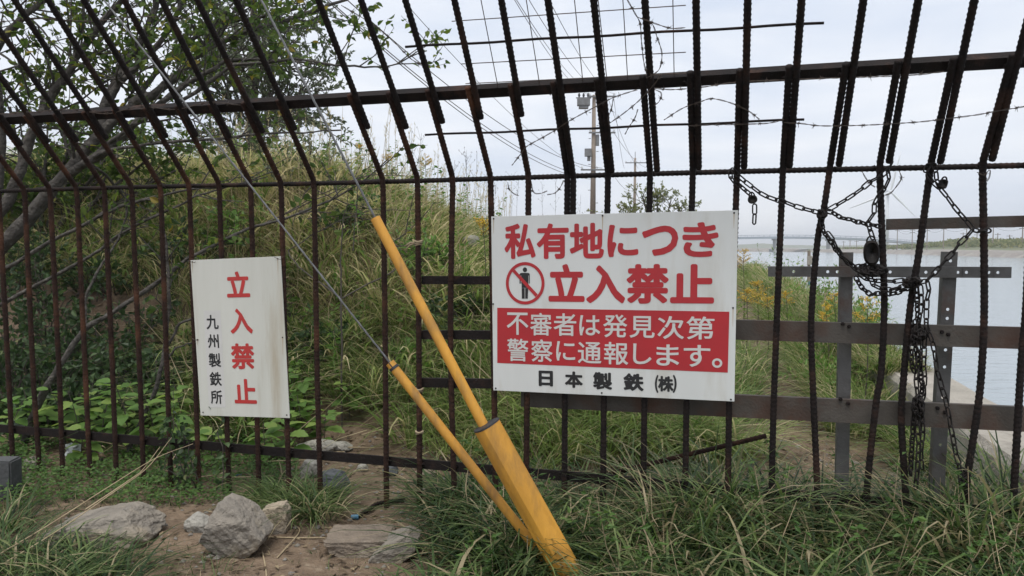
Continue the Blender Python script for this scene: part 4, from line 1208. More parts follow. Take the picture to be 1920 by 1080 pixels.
# the grey multi-stemmed tree at the left: limbs laid along the photo, standing 1.5 to 2.5 m behind the fence
T1 = Tree()
def L_(pl): return [dep(x, y, Y) for x, y, Y in pl]
main = [
    ([(-80, 720, 6.0), (-30, 520, 6.0), (60, 400, 6.0), (120, 330, 6.0), (190, 250, 6.05), (245, 200, 6.1), (300, 165, 6.1), (370, 105, 6.2), (450, 65, 6.3), (560, 30, 6.4), (660, -5, 6.5)], .062, .012),
    ([(-80, 720, 6.0), (-20, 450, 6.1), (25, 350, 6.15), (55, 270, 6.2), (90, 190, 6.2), (130, 130, 6.2), (165, 75, 6.2), (240, -10, 6.2)], .054, .020),
    ([(120, 330, 6.0), (200, 285, 5.9), (255, 230, 5.85), (330, 170, 5.8), (400, 130, 5.8), (460, 110, 5.8), (640, 124, 5.8)], .036, .006),
    ([(190, 250, 6.05), (195, 195, 6.1), (240, 115, 6.2), (275, 60, 6.2), (300, -10, 6.3)], .036, .020),
    ([(200, 200, 6.1), (230, 150, 6.1), (300, 80, 6.1), (350, -10, 6.1)], .030, .016),
    ([(245, 200, 6.1), (300, 130, 6.2), (380, 60, 6.3), (460, 36, 6.4), (560, 15, 6.4)], .022, .010),
    ([(-60, 640, 6.0), (0, 300, 6.3), (-10, 110, 6.3), (40, 40, 6.3), (90, -10, 6.3)], .045, .022),
    ([(165, 300, 6.0), (205, 282, 5.7), (280, 270, 5.6), (420, 258, 5.6), (520, 250, 5.6), (640, 244, 5.6)], .016, .005),
    ([(140, 320, 6.0), (240, 240, 5.8), (340, 190, 5.7), (420, 130, 5.6), (480, 120, 5.6), (560, 112, 5.6), (640, 122, 5.5), (720, 126, 5.5), (800, 95, 5.5)], .018, .004),
    ([(-60, 560, 5.6), (10, 503, 5.5), (157, 420, 5.4), (240, 383, 5.4), (353, 357, 5.4), (440, 345, 5.4), (520, 320, 5.4)], .017, .004),
    ([(-40, 600, 5.5), (20, 560, 5.4), (150, 490, 5.3), (233, 437, 5.3), (333, 383, 5.3), (400, 357, 5.3), (500, 330, 5.3)], .016, .004),
    ([(160, 617, 5.0), (160, 560, 5.05), (190, 500, 5.1), (225, 440, 5.2), (243, 385, 5.2), (240, 330, 5.3)], .011, .004),
    ([(45, 830, 4.95), (75, 750, 4.95), (110, 690, 4.95), (160, 617, 5.0), (213, 587, 5.0), (300, 527, 5.05), (363, 480, 5.1), (467, 430, 5.2), (560, 400, 5.3), (660, 355, 5.4), (730, 300, 5.5)], .025, .004),
    ([(224, 880, 4.85), (255, 810, 4.85), (300, 700, 4.85), (313, 620, 4.9), (313, 520, 4.9), (305, 400, 4.9)], .017, .008),
    ([(313, 650, 4.88), (340, 605, 4.9), (372, 595, 4.9), (420, 560, 4.95)], .010, .005),
    ([(313, 672, 4.88), (335, 650, 4.9), (372, 640, 4.9)], .008, .004),
]
mp_ = []
for pl, r0, r1 in main:
    P_ = T1.limb(L_(pl), r0, r1, 10); mp_.append((P_, r0, r1))
for q, (P_, r0, r1) in enumerate(mp_):
    up_ = q in (0, 1, 2, 3, 4, 5, 6, 8)
    nb = {0: 26, 1: 18, 2: 14, 3: 10, 4: 10, 5: 14, 6: 16, 7: 12, 8: 18, 9: 8, 10: 8, 11: 4, 12: 9, 13: 4}.get(q, 1)
    for k in range(nb):
        i_ = int(rng.uniform(.3 if up_ else .4, .98) * (len(P_) - 2)); d = unit(P_[i_ + 1] - P_[i_])
        rr = r0 + (r1 - r0) * i_ / len(P_)
        far = q in (7, 8)
        T1.grow(P_[i_], d + rng.normal(0, .75, 3) + A3(0, 0, .25), rng.uniform(.35, .75) if up_ and not far else rng.uniform(.22, .45), max(.005, rr * .32), 2 if up_ and not far else 1, .12, .75, 1, 5 if up_ else 3, (1, 3))
# out-of-frame upper crown keeps the left side leafy
for k in range(52):
    p = dep(rng.uniform(-260, 340), rng.uniform(-140, 250), rng.uniform(5.8, 7.6))
    T1.grow(p, rand_dirs(1, .4)[0], rng.uniform(.4, .8), .008, 2, .1, .8, 1, 6, (1, 3))
tb_ = dep(-80, 720, 6.0); tb_[2] = float(gz(tb_[0], tb_[1]))
T1.limb([tb_ - A3(0, 0, .3), dep(-80, 720, 6.0), dep(-50, 600, 6.0)], .11, .08, 10)
tree1 = thing('grey_barked_tree', 'leaning multi-stemmed tree with pale grey bark and broad leaves at the left', 'tree', tb_)
obj('trunk', T1.wood, M['bark'], tree1, smooth=True)
# leafy tips seen against the sky right of the crown
cr = T1.leaves(.064, 'ovate', .62, smax=1.1)
tag(obj('crown', cr, M['leaf_tree'], tree1, attr=True), kind='stuff')

# leafy young tree on the bank behind it
T4 = Tree()
nb0 = dep(70, 400, 8.4); nb0[2] = float(gz(nb0[0], nb0[1]))
for (x, y) in ((-60, 250), (20, 200), (90, 240), (150, 210), (230, 260), (290, 290), (-120, 330), (200, 320), (330, 320)):
    P_ = T4.limb([nb0 - A3(0, 0, .2), (nb0 + dep(x, y + 60, 8.4)) / 2 + A3(0, 0, .15), dep(x, y, 8.4 + rng.uniform(-.5, .6))], .03, .010, 6)
    for k in range(9):
        i_ = int(rng.uniform(.35, 1) * (len(P_) - 1))
        T4.grow(P_[i_], unit(A3(rng.normal(0, .9), rng.normal(0, .7), .35)), rng.uniform(.35, .65), .008, 2, .08, .7, 1, 7, (1, 3))
tree4 = thing('young_leafy_tree', 'young leafy tree on the bank behind the grey limbs at the left', 'tree', nb0)
obj('trunk', T4.wood, M['bark'], tree4, smooth=True)
tag(obj('crown', T4.leaves(.08, 'ovate', .6, -.25, 1.), M['leaf_tree'], tree4, attr=True), kind='stuff')

# dense evergreen behind
T2 = Tree()
eb = dep(470, 330, 11.5); eb[2] = float(gz(eb[0], eb[1]))
trunk = [eb - A3(0, 0, .3), dep(475, 280, 11.5), dep(470, 190, 11.5), dep(480, 90, 11.5), dep(470, -20, 11.5)]
TP = T2.limb(trunk, .14, .04, 8)
for k in range(80):
    i_ = int(rng.uniform(.05, 1) * (len(TP) - 1))
    dd = rand_dirs(1, .35)[0]
    T2.grow(TP[i_] + rng.normal(0, .12, 3), dd * A3(1, 1, .7), rng.uniform(.65, 1.2), .018, 2, .12, .6, 1, 15, (2, 4))
tree2 = thing('evergreen_tree', 'dense small-leaved evergreen tree behind the grass bank top', 'tree', eb)
obj('trunk', T2.wood, M['twig'], tree2)
tag(obj('crown', T2.leaves(.08, 'kite', .5, -.05), M['leaf_olive'], tree2, attr=True), kind='stuff')

# airy tree by the poles
T3 = Tree()
ab = dep(1235, 463, 42.); ab[2] = float(gz(ab[0], ab[1]))
for (x, y) in ((1155, 385), (1180, 360), (1205, 345), (1232, 348), (1258, 352), (1280, 368), (1310, 385)):
    P_ = T3.limb([ab - A3(0, 0, .2), (ab * .5 + dep(x, y + 40, 42.) * .5) + A3(0, 0, .2), dep(x, y + 22, 42. + rng.uniform(-.6, .6))], .09, .03, 6)
    for k in range(12):
        i_ = int(rng.uniform(.35, 1) * (len(P_) - 1))
        T3.grow(P_[i_], unit(A3(rng.normal(0, .9), rng.normal(0, .7), .6)), rng.uniform(.6, 1.15), .016, 2, .1, .6, 1, 11, (1, 3))
tree3 = thing('airy_tree', 'thin airy tree beside the farther power pole above the large sign', 'tree', ab)
obj('trunk', T3.wood, M['twig'], tree3)
tag(obj('crown', T3.leaves(.15, 'kite', .5, -.1), M['leaf_far'], tree3, attr=True), kind='stuff')

# ------------------------------------------------------------------ far scrub on the other shore
fs_ = MB(); N = 9000
jj = rng.integers(0, len(shp), N)
Yq = rng.uniform(190, 440, N); off = 14 + 14 * rng.uniform(0, 1, N)
jx = np.interp(Yq, shp[:40, 1], np.arange(40)); 
pX = np.interp(Yq, shp[:30, 1], shp[:30, 0]) + off; 
kk = np.clip((430 - Yq) / 120, .15, 1)
hz_ = np.interp(off, [13, 19, 28], [.8, 2.2, 2.7]) * kk
hh_ = rng.uniform(0, 1.5, N) * kk * (.5 + .9 * np.clip(fbm(pX * .05, Yq * .06, 55) + .4, 0, 1.4))
add_leaves(fs_, np.stack([pX, Yq, hz_ + hh_], 1), rand_dirs(N, .5), rand_dirs(N, .6), rng.uniform(.6, 1.5, N), rng.uniform(.5, 1.1, N), rng.uniform(0, 1, N))
tag(obj('far_scrub', fs_, M['leaf_far'], attr=True, origin=(150, 300, 0)), 'green scrub covering the far bank across the water', 'scrub', kind='stuff')

# ------------------------------------------------------------------ rocks
def rock(label, px0, py0, px1, py1, m, flat=.7, seed=0, angular=12, tilt=0, Y=None, pts=None, sink=.18, group=None):
    r_ = np.random.default_rng(seed)
    g_ = hit((px0 + px1) / 2, py1 - (py1 - py0) * .12, A3(0, 0, 0), A3(0, 0, 1)) if Y is None else dep((px0 + px1) / 2, py1, Y)
    Yd = g_[1]
    W = (px1 - px0) / FPX * Yd; H = (py1 - py0) / FPX * Yd; D = W * flat
    b = bmesh.new()
    if pts is None:
        for k in range(angular * 3):
            v = r_.normal(0, 1, 3); v /= np.linalg.norm(v); v = v * A3(1, 1, .9)
            b.verts.new(v * r_.uniform(.86, 1))
    else:
        for v in pts:
            for s_ in (-1, 1): b.verts.new((v[0], s_ * v[2] if len(v) > 2 else s_ * .8, v[1]))
    bmesh.ops.convex_hull(b, input=b.verts)
    for v in [v for v in b.verts if not v.link_faces]: b.verts.remove(v)
    bmesh.ops.triangulate(b, faces=b.faces)
    bmesh.ops.bevel(b, geom=list(b.edges), offset=.035, segments=1, affect='EDGES')
    bmesh.ops.triangulate(b, faces=b.faces)
    for _ in range(4):
        bmesh.ops.subdivide_edges(b, edges=[e for e in b.edges if e.calc_length() > .11], cuts=1)
        bmesh.ops.triangulate(b, faces=b.faces)
    V_ = np.array([v.co[:] for v in b.verts])
    n1 = fbm(V_[:, 0] * 2.3 + seed, V_[:, 1] * 2.3 + V_[:, 2] * 2.9, seed) ; n2 = fbm(V_[:, 0] * 7 + V_[:, 2] * 5, V_[:, 1] * 7 + seed, seed + 3)
    ledge = np.abs(((V_[:, 2] * 2.6 + V_[:, 0] * .8 + n1 * .9) % 1) - .5) - .25
    n3 = fbm(V_[:, 0] * 17 + V_[:, 1] * 9, V_[:, 2] * 17 + seed, seed + 5)
    V_ = V_ * (1 + .05 * n1 + .045 * n2 + .02 * n3 + .05 * ledge)[:, None]
    ct, st = math.cos(tilt), math.sin(tilt)
    V_[:, 0], V_[:, 2] = V_[:, 0] * ct - V_[:, 2] * st, V_[:, 0] * st + V_[:, 2] * ct
    mn, mx_ = V_.min(0), V_.max(0)
    V_ = (V_ - (mn + mx_) / 2) / ((mx_ - mn) / 2)
    V_ = V_ * A3(W / 2, D / 2, H / 2)
    zg = float(gz(g_[0], g_[1] + D * .2)) if Y is None else g_[2]
    c_ = A3(g_[0], g_[1] + D * .25, 0)
    V_ = V_ + c_ + A3(0, 0, 0)
    top_z = dep((px0 + px1) / 2, py0, c_[1])[2]
    V_[:, 2] += top_z - V_[:, 2].max()
    lowest = V_[:, 2].min()
    if Y is None and lowest > zg - .01: V_[:, 2] = np.where(V_[:, 2] < lowest + .3 * H, V_[:, 2] - (lowest - zg + .03) * (1 - (V_[:, 2] - lowest) / (.3 * H)), V_[:, 2])
    b.verts.index_update()
    mb = MB(); mb.v.append(V_); mb.a.append(np.zeros(len(V_))); mb.n = len(V_)
    mb.f.append(np.array([[v.index for v in f.verts] for f in b.faces])); b.free()
    return tag(obj('rock', mb, M[m], smooth=False), label, 'rock', 'rocks on the bare ground')
rock('long flat grey rock in the grass at the lower left', 74, 950, 286, 1032, 'rock_grey', .6, 1, pts=[(-1, -.1), (-.9, -.6, .6), (-.55, .35), (-.1, .6, .6), (.45, .95, .5), (.6, .85, .6), (.9, .1), (1, -.3, .5), (.7, -.7), (.3, -1, .7), (-.4, -.9)])
rock('large angular grey boulder with a pointed top in the centre left foreground', 375, 931, 497, 1053, 'rock_grey', .9, 2, pts=[(-.25, 1, .35), (-.45, .93, .3), (.0, .9, .4), (.45, .45, .6), (1, -.2, .5), (.85, -.5, .5), (.2, -1, .35), (-.35, -.75, .5), (-1, -.25, .55), (-.7, .3, .7)])
rock('small pale rounded rock tucked behind the pointed boulder', 341, 959, 394, 1006, 'rock_pale', .9, 3)
rock('tan blocky rock right of the pointed boulder', 487, 943, 541, 1006, 'rock_tan', .85, 4, pts=[(-.8, .75), (.7, 1, .8), (.95, .55, .7), (1, -.6), (.7, -.95), (-.7, -1), (-1, -.2, .9)])
rock('flat brown slab lying on the path in the foreground', 607, 997, 738, 1036, 'rock_brown', .75, 5, pts=[(-1, .6), (.9, .7), (1, .2), (.3, -.9), (-.3, -1), (-.85, -.3)])
rock('flat grey slab overlapping the brown slab', 688, 994, 787, 1050, 'rock_grey', .8, 6, pts=[(-1, -.8), (-.3, .4), (.55, 1, .6), (1, .6, .6), (.8, -.3), (.1, -1)])
rock('bluish dark rock behind the fence bar', 588, 876, 656, 937, 'rock_dark', .9, 7)
rock('pale boulder left of the bluish rock behind the fence', 560, 858, 602, 902, 'rock_pale', .9, 8)
rock('flat pale stone behind the bottom rail', 548, 822, 632, 856, 'rock_pale', .7, 9)
rock('second flat pale stone right behind the bottom rail', 612, 824, 660, 852, 'rock_pale', .7, 19)
rock('small grey stone beside the bar on the bare soil', 714, 868, 746, 896, 'rock_dark', .9, 10)
rock('small pale stone on the bare soil behind the bottom rail', 668, 870, 690, 884, 'rock_pale', .9, 11)
rock('flat tan stone behind the bars left of the yellow guard', 778, 872, 822, 898, 'rock_tan', .8, 12)
rock('grey stone behind the leftmost bars', 36, 856, 78, 884, 'rock_grey', .9, 13)
rock('pale stone lying high on the grass bank', 866, 440, 900, 466, 'rock_pale', .9, 14, Y=8.3)
blk = MB()
c_ = hit(8, 938, A3(0, 0, 0), A3(0, 0, 1))
blk.box(A3(c_[0] - .07, c_[1] + .05, .08), (.105, .006, 0), (-.006, .06, 0), (0, 0, .13))
b = bmesh.new(); m0 = blk.mesh('x'); b.from_mesh(m0); bmesh.ops.bevel(b, geom=list(b.edges), offset=.008, segments=2, affect='EDGES')
bmesh.ops.subdivide_edges(b, edges=b.edges, cuts=2)
mb = MB(); b.verts.index_update(); Vb = np.array([v.co[:] for v in b.verts]); Vb += rng.normal(0, .0008, Vb.shape)
mb.v.append(Vb); mb.a.append(np.zeros(len(Vb))); mb.n = len(Vb)
for f in b.faces: mb.f.append(np.array([[v.index for v in f.verts]]))
b.free()
tag(obj('concrete_block', mb, M['concrete_grey']), 'dark grey concrete block at the left edge in front of the fence', 'block')

# fallen rebar rods
def gpt(px, py, lift=0.): 
    p = hit(px, py, A3(0, 0, 0), A3(0, 0, 1)); return A3(p[0], p[1], float(gz(p[0], p[1])) + lift)
ra = F(1130, 893, .16); rb2 = F(1437, 817, .20)
tag(obj('fallen_rebar', rebar(smooth_path([F(1030, 925, .12), ra, F(1250, 862, .17), F(1350, 838, .19), rb2], 6), .012), M['rust_low'], smooth=True), 'loose rusty rebar leaning out of the grass under the large sign', 'rebar')
ra = gpt(668, 972, .012)
fr2 = thing('fallen_rebar', 'bent rusty rebar with a blue tip lying on the soil left of the bar', 'rebar', ra)
obj('rod', rebar(smooth_path([ra, gpt(690, 962, .02), gpt(712, 950, .022), gpt(760, 945, .01)], 6), .011), M['rust'], fr2, smooth=True)
obj('blue_tip', MB().tube([ra - A3(.025, 0, -.001), ra + A3(.012, 0, .001)], [.011, .013], 10), M['blue'], fr2)

# litter
def crumple(name, label, px, py, Y, w_, h_, m, seed):
    r_ = np.random.default_rng(seed); c_ = dep(px, py, Y); n_ = 7
    X, Z = np.meshgrid(np.linspace(-.5, .5, n_), np.linspace(-.5, .5, n_))
    dz = r_.normal(0, .10, X.shape)
    V_ = np.stack([X * w_ + r_.normal(0, .03, X.shape) * w_, dz * w_ + .3 * Z * h_, Z * h_ + r_.normal(0, .04, X.shape) * h_], -1).reshape(-1, 3) + c_
    i_ = (np.arange(n_ - 1)[:, None] * n_ + np.arange(n_ - 1)[None, :]).ravel()
    mb = MB().add(np.vstack([V_, V_ + A3(0, .002, 0)]), [np.stack([i_, i_ + 1, i_ + n_ + 1, i_ + n_], -1), np.stack([i_ + n_, i_ + n_ + 1, i_ + 1, i_], -1) + n_ * n_])
    tag(obj(name, mb, m), label, 'litter', 'litter behind the fence')
crumple('plastic_sheet', 'crumpled pale plastic sheet behind the bars at the left', 136, 846, 4.85, .10, .09, M['plastic'], 3)
crumple('plastic_sheet', 'torn clear plastic scrap behind the leaning stem at the left edge', 40, 792, 4.95, .13, .05, M['plastic'], 4)
crumple('blue_litter', 'small blue plastic scrap under the notice sign', 447, 892, 4.45, .04, .03, M['blue'], 5)

M['rag'] = mat('straw_rag', (.34, .27, .17), (.24, .185, .12), 30, .9)
for px, py, w_, h_, lab in ((780, 456, .05, .03, 'frayed straw-coloured rag tied round a bar beside the upper yellow sleeve'), (787, 732, .03, .022, 'scrap of straw-coloured tape on the bar below the short rails'), (787, 811, .03, .016, 'scrap of straw-coloured tape on the bar above the bottom rail')):
    m_ = MB(); c_ = F(px, py); ax_ = F(px, py - 20) - c_; ax_ = ax_ / np.linalg.norm(ax_)
    bc = F(784.5 if py < 500 else 786.5, py)
    for k in range(3):
        z_ = bc + ax_ * (k - 1) * h_ * .3
        m_.tube([z_ + (FR * math.cos(a) + FN * math.sin(a)) * (.0165 + .001 * k) + ax_ * .003 * math.sin(a * 2 + k) for a in np.linspace(0, 6.0, 14)], .0035 + .001 * k, 5)
    if py < 500:
        for k in range(3): m_.tube([bc - FR * .014, bc - FR * .04 + ax_ * rng.normal(-.006, .006) + FN * .01, bc - FR * .07 + ax_ * rng.normal(-.016, .01) + FN * .014], [.005, .005, .002], 5)
    tag(obj('rag', m_, M['rag'], smooth=True), lab, 'rag')

# info marker far along the path
mk = thing('path_marker', 'narrow white marker board on a post by the far path', 'sign', gpt(1517, 600))
mY = mk.location[1]
mm = MB(); a = dep(1517, 470, mY); b_ = dep(1516, 590, mY); mm.tube([b_ - A3(0, 0, .3), a], .03, 8); obj('post', mm, M['pole'], mk)
mm = MB(); c_ = (dep(1517, 520, mY - .04) + dep(1516, 582, mY - .04)) / 2; mm.box(c_, (.052, 0, 0), (0, .008, 0), (0, 0, .21)); obj('board', mm, M['white'], mk)
mm = MB(); c_ = dep(1517, 531, mY - .052); mm.box(c_, (.018, 0, 0), (0, .003, 0), (0, 0, .028)); obj('blue_panel', mm, M['label_blue'], mk)
mm = MB(); c_ = dep(1518, 488, mY - .04); mm.box(c_, (.045, 0, 0), (0, .008, 0), (0, 0, .08)); obj('upper_board', mm, M['concrete'], mk)

# ------------------------------------------------------------------ grass
def sample(n, x0, x1, y0, y1, keep):
    x = rng.uniform(x0, x1, n); y = rng.uniform(y0, y1, n)
    k = keep(x, y); return x[k], y[k]
def along_wall(n, y0, y1, c0, c1, bias=2.0):
    y = y0 + (y1 - y0) * rng.uniform(0, 1, n) ** bias; c = rng.uniform(c0, c1, n)
    return 2.72 + .27 * (y - 5) + c / .965, y
def pxy(x, y): return project(np.stack([x, y, gz(x, y)], 1))

bank = MB()
def kb(x, y):
    t = bank_t(x, y); u, v = pxy(x, y)
    d = fence_d(x, y)
    soil = fbm(x * .8, y * .8, 71) > .28
    dark_left = (u < 330) & (t < .55) & (d < 2.6)
    bare = (u > 480) & (u < 760) & (t < .16)
    return (t > .015) & (u > -150) & (u < 1700) & ~(soil & (t < .45)) & ~dark_left & ~bare & (coast_c(x, y) < -1.3)
x, y = sample(8000, -7, 5, 4, 11, kb)
tt = bank_t(x, y)
tufts(bank, x, y, 12, .42 + .08 * fbm(x, y, 5), .0085, .10, np.clip(.26 + .62 * tt + .25 * fbm(x * .7, y * .7, 61), .10, .85), droop=(.25, .85))
x, y = sample(4200, -8, 8, 11, 22, kb); tt = bank_t(x, y)
tufts(bank, x, y, 13, .5, .011, .16, np.clip(.2 + .45 * tt, 0, .8), segs=3)
x, y = sample(3600, -14, 26, 22, 75, kb)
tufts(bank, x, y, 10, .7, .03, .35, .4, segs=3)
# the bank goes on to the left of the picture
x, y = sample(4200, -13, -2.5, 4.5, 12, lambda x, y: (pxy(x, y)[0] < -60) & (fence_d(x, y) > .5))
tufts(bank, x, y, 16, .55, .016, .16, .3, droop=(.3, .95), segs=3)
# bold arching clumps over the whole face
x, y = sample(1500, -6.5, 4, 4.3, 12, kb); tt = bank_t(x, y)
tufts(bank, x, y, 34, .64, .019, .13, np.clip(.10 + .5 * tt + .2 * fbm(x * .7, y * .7, 61), .04, .7), droop=(.5, 1.05), lean=(.1, .8), segs=5)
# tall straw on the crest
def kc(x, y):
    t = bank_t(x, y); u, v = pxy(x, y); return (t > .72) & (u > 120) & (u < 1400)
x, y = sample(3600, -7, 3, 6.0, 14, kc)
tufts(bank, x, y, 7, .62, .0055, .08, .7, droop=(.1, .5), lean=(.02, .3))
# big arching sedge clumps low on the bank
cl_px = [(1010, 880), (1060, 860), (1120, 870), (1180, 850), (1240, 868), (1290, 850), (1340, 872), (1375, 860), (1330, 820), (1240, 810), (1130, 815), (1030, 820), (940, 830), (880, 830), (830, 800), (780, 790), (740, 800), (700, 800), (860, 860), (660, 760), (900, 790), (1390, 790), (1375, 760), (1395, 730), (1400, 690)]
cl = np.array([gpt(*p)[:2] for p in cl_px])
tufts(bank, cl[:, 0], cl[:, 1], 130, .66, .0105, .15, .12, droop=(.45, 1.0), lean=(.1, .75), segs=5)
tag(obj('bank_grass', bank, M['bank_grass'], attr=True, origin=(0, 6, 0)), 'long arching green and straw grass covering the bank', 'grass', kind='stuff')

# leafy weeds and reeds standing in the bank grass
wd_ = MB(); wst = MB()
x, y = sample(520, -6, 3.5, 4.6, 12, lambda x, y: kb(x, y) & (rng.uniform(0, 1, len(x)) < .8)); tt = bank_t(x, y)
for a_, b2, t2 in zip(x, y, tt):
    h = rng.uniform(.3, .75) * (.8 + .5 * t2); p = A3(a_, b2, float(gz(a_, b2)) - .02); e2 = p + A3(rng.normal(0, .12) * h, rng.normal(0, .12) * h, h)
    n3 = int(rng.integers(12, 26)); f = rng.uniform(.25, 1, n3)[:, None]; an = rng.uniform(0, 6.28, n3)
    wst.tube([p, (p + e2) / 2 + rng.normal(0, .02, 3), e2], [.004, .003, .0015], 4)
    add_leaves(wd_, p + (e2 - p) * f, np.stack([np.cos(an), np.sin(an), rng.uniform(-.2, .8, n3)], 1), rand_dirs(n3, 1.), rng.uniform(.05, .11, n3) * (1.2 - .5 * f[:, 0]), rng.uniform(.014, .035), np.clip(rng.uniform(0, .7) + rng.normal(0, .1, n3), 0, 1))
tag(obj('bank_weeds', wd_, M['leaf_fresh'], attr=True, origin=(0, 6, 0)), 'leafy weeds standing among the bank grass', 'weeds', kind='stuff')
tag(obj('bank_weed_stems', wst, M['dry_stem'], origin=(0, 6, 0)), 'thin weed stems on the bank', 'weeds', kind='stuff')
sd_ = MB(); sds = MB()
def kr(x, y):
    u, v = pxy(x, y); return (bank_t(x, y) > .6) & (u > 380) & (u < 960)
x, y = sample(900, -5, 2, 6, 15, kr)
for a_, b2 in zip(x[:330], y[:330]):
    h = rng.uniform(.45, 1.2); p = A3(a_, b2, float(gz(a_, b2)) - .02); e2 = p + A3(rng.normal(.05, .1) * h, rng.normal(0, .1) * h, h)
    sds.tube([p, (p + e2) / 2 + rng.normal(0, .015, 3), e2], [.0032, .0025, .0012], 4)
    n3 = 16; f = rng.uniform(.72, 1.02, n3)[:, None]; an = rng.uniform(0, 6.28, n3)
    add_leaves(sd_, p + (e2 - p) * f, np.stack([np.cos(an) * .5, np.sin(an) * .5, np.full(n3, .9)], 1), rand_dirs(n3), rng.uniform(.03, .075, n3), .007, rng.uniform(.8, 1., n3))
tag(obj('crest_reeds', sd_, M['bank_grass'], attr=True, origin=(-1, 9, 0)), 'straw-coloured seed heads of reeds along the bank crest', 'reeds', kind='stuff')
tag(obj('crest_reed_stems', sds, M['dry_stem'], origin=(-1, 9, 0)), 'straw-coloured reed stems along the bank crest', 'reeds', kind='stuff')

# path edges and sea wall side
pe = MB()
def kp(x, y):
    c = coast_c(x, y); return ((c > -.34) & (c < -.02) & (fbm(x * 1.5, y * 1.5, 77) > -.25)) | ((c > -1.4) & (c < -1.12) & (y > 6.2))
x, y = sample(6500, 1.2, 9, 3.9, 24, kp)
tufts(pe, x, y, 15, .38, .0075, .09, .32, droop=(.3, .9))
cl = np.array([gpt(*p)[:2] for p in [(1665, 770), (1680, 790), (1670, 740), (1700, 820), (1710, 850), (1640, 730), (1600, 690), (1620, 705), (1580, 665), (1545, 640), (1560, 650), (1830, 900), (1860, 910), (1800, 890), (1760, 880), (1890, 905), (1730, 870)]])
tufts(pe, cl[:, 0], cl[:, 1], 100, .55, .0105, .12, .22, droop=(.45, 1.0), lean=(.1, .7), segs=5)
x, y = along_wall(420, 5.4, 34, -.45, .02)
tufts(pe, x, y, 26, np.interp(y, [6, 8, 12], [.5, .75, .85]), np.interp(y, [6, 12, 30], [.010, .014, .025]), .13, .3, droop=(.3, .9), lean=(.05, .6))
x, y = along_wall(330, 6.15, 34, -.05, .24)
tufts(pe, x, y, 26, np.interp(y, [6.1, 6.8, 8, 12], [.20, .34, .5, .65]), np.interp(y, [6, 12, 30], [.010, .014, .025]), .10, .35, droop=(.3, .95), lean=(.05, .7), zf=lambda x, y: np.full_like(x, .34))
tag(obj('path_grass', pe, M['grass'], attr=True, origin=(3, 6, 0)), 'grass tufts along the path and the sea wall', 'grass', kind='stuff')

# foreground sedge: dense right of the guard, thinning to the soil on the left
fg = MB()
def kf(x, y):
    u, v = pxy(x, y); d = fence_d(x, y)
    edge = np.interp(v, [900, 960, 1000, 1040, 1100, 1300, 2000], [910, 880, 860, 830, 790, 640, 600])
    edge = edge + 40 * fbm(x * 3, y * 3, 81)
    foot = (x > .02) & (x < .40) & (y > 2.2) & (y < 3.02)          # worn patch at the foot of the guard
    return (d < .32) & (d > -1.35) & (u > edge) & (u < 2300) & ~foot
x, y = sample(1250, -1.2, 3.2, 1.75, 4.3, kf)
d_ = fence_d(x, y)
tufts(fg, x, y, 17, np.where(d_ > -.25, .43, .36) * np.interp(x, [-.4, .4, 1.2], [.6, .85, 1.1]), .0135, .07, np.where(d_ > -.22, .42, .20), droop=(.3, .95), lean=(.05, .65), segs=5)
x, y = sample(420, -1.2, 3.2, 1.75, 4.3, kf)
tufts(fg, x, y, 9, .52 * np.interp(x, [-.4, .4, 1.2], [.6, .85, 1.1]), .020, .06, .10, droop=(.4, 1.05), lean=(.05, .7), segs=6, wvar=(.55, 1.25))
x, y = sample(520, .6, 2.8, 2.5, 4.2, lambda x, y: (fence_d(x, y) > -.4) & (fence_d(x, y) < .25) & (pxy(x, y)[0] > 1180))
tufts(fg, x, y, 15, .62 * np.interp(pxy(x, y)[0], [1180, 1300, 1420, 1480, 1680, 1740, 1900], [.8, 1.0, .9, .62, .62, 1.0, 1.15]), .0145, .07, .24, droop=(.25, .85), lean=(.03, .45), segs=6)
# dry thatch along the fence foot at the right
x, y = sample(700, .2, 2.8, 2.6, 4.0, lambda x, y: (np.abs(fence_d(x, y)) < .14) & (pxy(x, y)[0] > 1050))
tufts(fg, x, y, 16, .34, .0045, .06, .85, droop=(.1, .9), lean=(.05, .9))
# tufts between the bars right of the soil patch and round the yellow guard
cl = np.array([gpt(*p)[:2] for p in [(850, 985), (880, 1000), (900, 960), (860, 950), (930, 985), (960, 1010), (820, 960), (1010, 1060), (1060, 1075), (1140, 1075), (1180, 1080), (960, 1070), (900, 1050), (1150, 1040)]])
tufts(fg, cl[:, 0], cl[:, 1], 85, .42, .013, .10, .12, droop=(.4, 1.0), lean=(.1, .75), segs=5)
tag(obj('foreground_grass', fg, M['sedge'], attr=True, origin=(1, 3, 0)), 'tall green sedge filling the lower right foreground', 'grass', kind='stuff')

fw = MB(); fws = MB()
x, y = sample(420, -.2, 2.6, 2.3, 4.0, lambda x, y: kf(x, y) & (fence_d(x, y) > -.9))
for a_, b2 in zip(x[:95], y[:95]):
    h = rng.uniform(.18, .5); p = A3(a_, b2, float(gz(a_, b2)) - .02); e2 = p + A3(rng.normal(0, .3) * h, rng.normal(0, .3) * h, h)
    n3 = int(rng.integers(14, 30)); f = rng.uniform(.3, 1, n3)[:, None]; an = rng.uniform(0, 6.28, n3)
    fws.tube([p, (p + e2) / 2 + rng.normal(0, .02, 3), e2], [.0028, .002, .001], 4)
    add_leaves(fw, p + (e2 - p) * f + rng.normal(0, .015, (n3, 3)), np.stack([np.cos(an), np.sin(an), rng.uniform(-.2, .6, n3)], 1), rand_dirs(n3, 1.), rng.uniform(.02, .05, n3), rng.uniform(.008, .022), np.clip(rng.uniform(0, .8) + rng.normal(0, .1, n3), 0, 1))
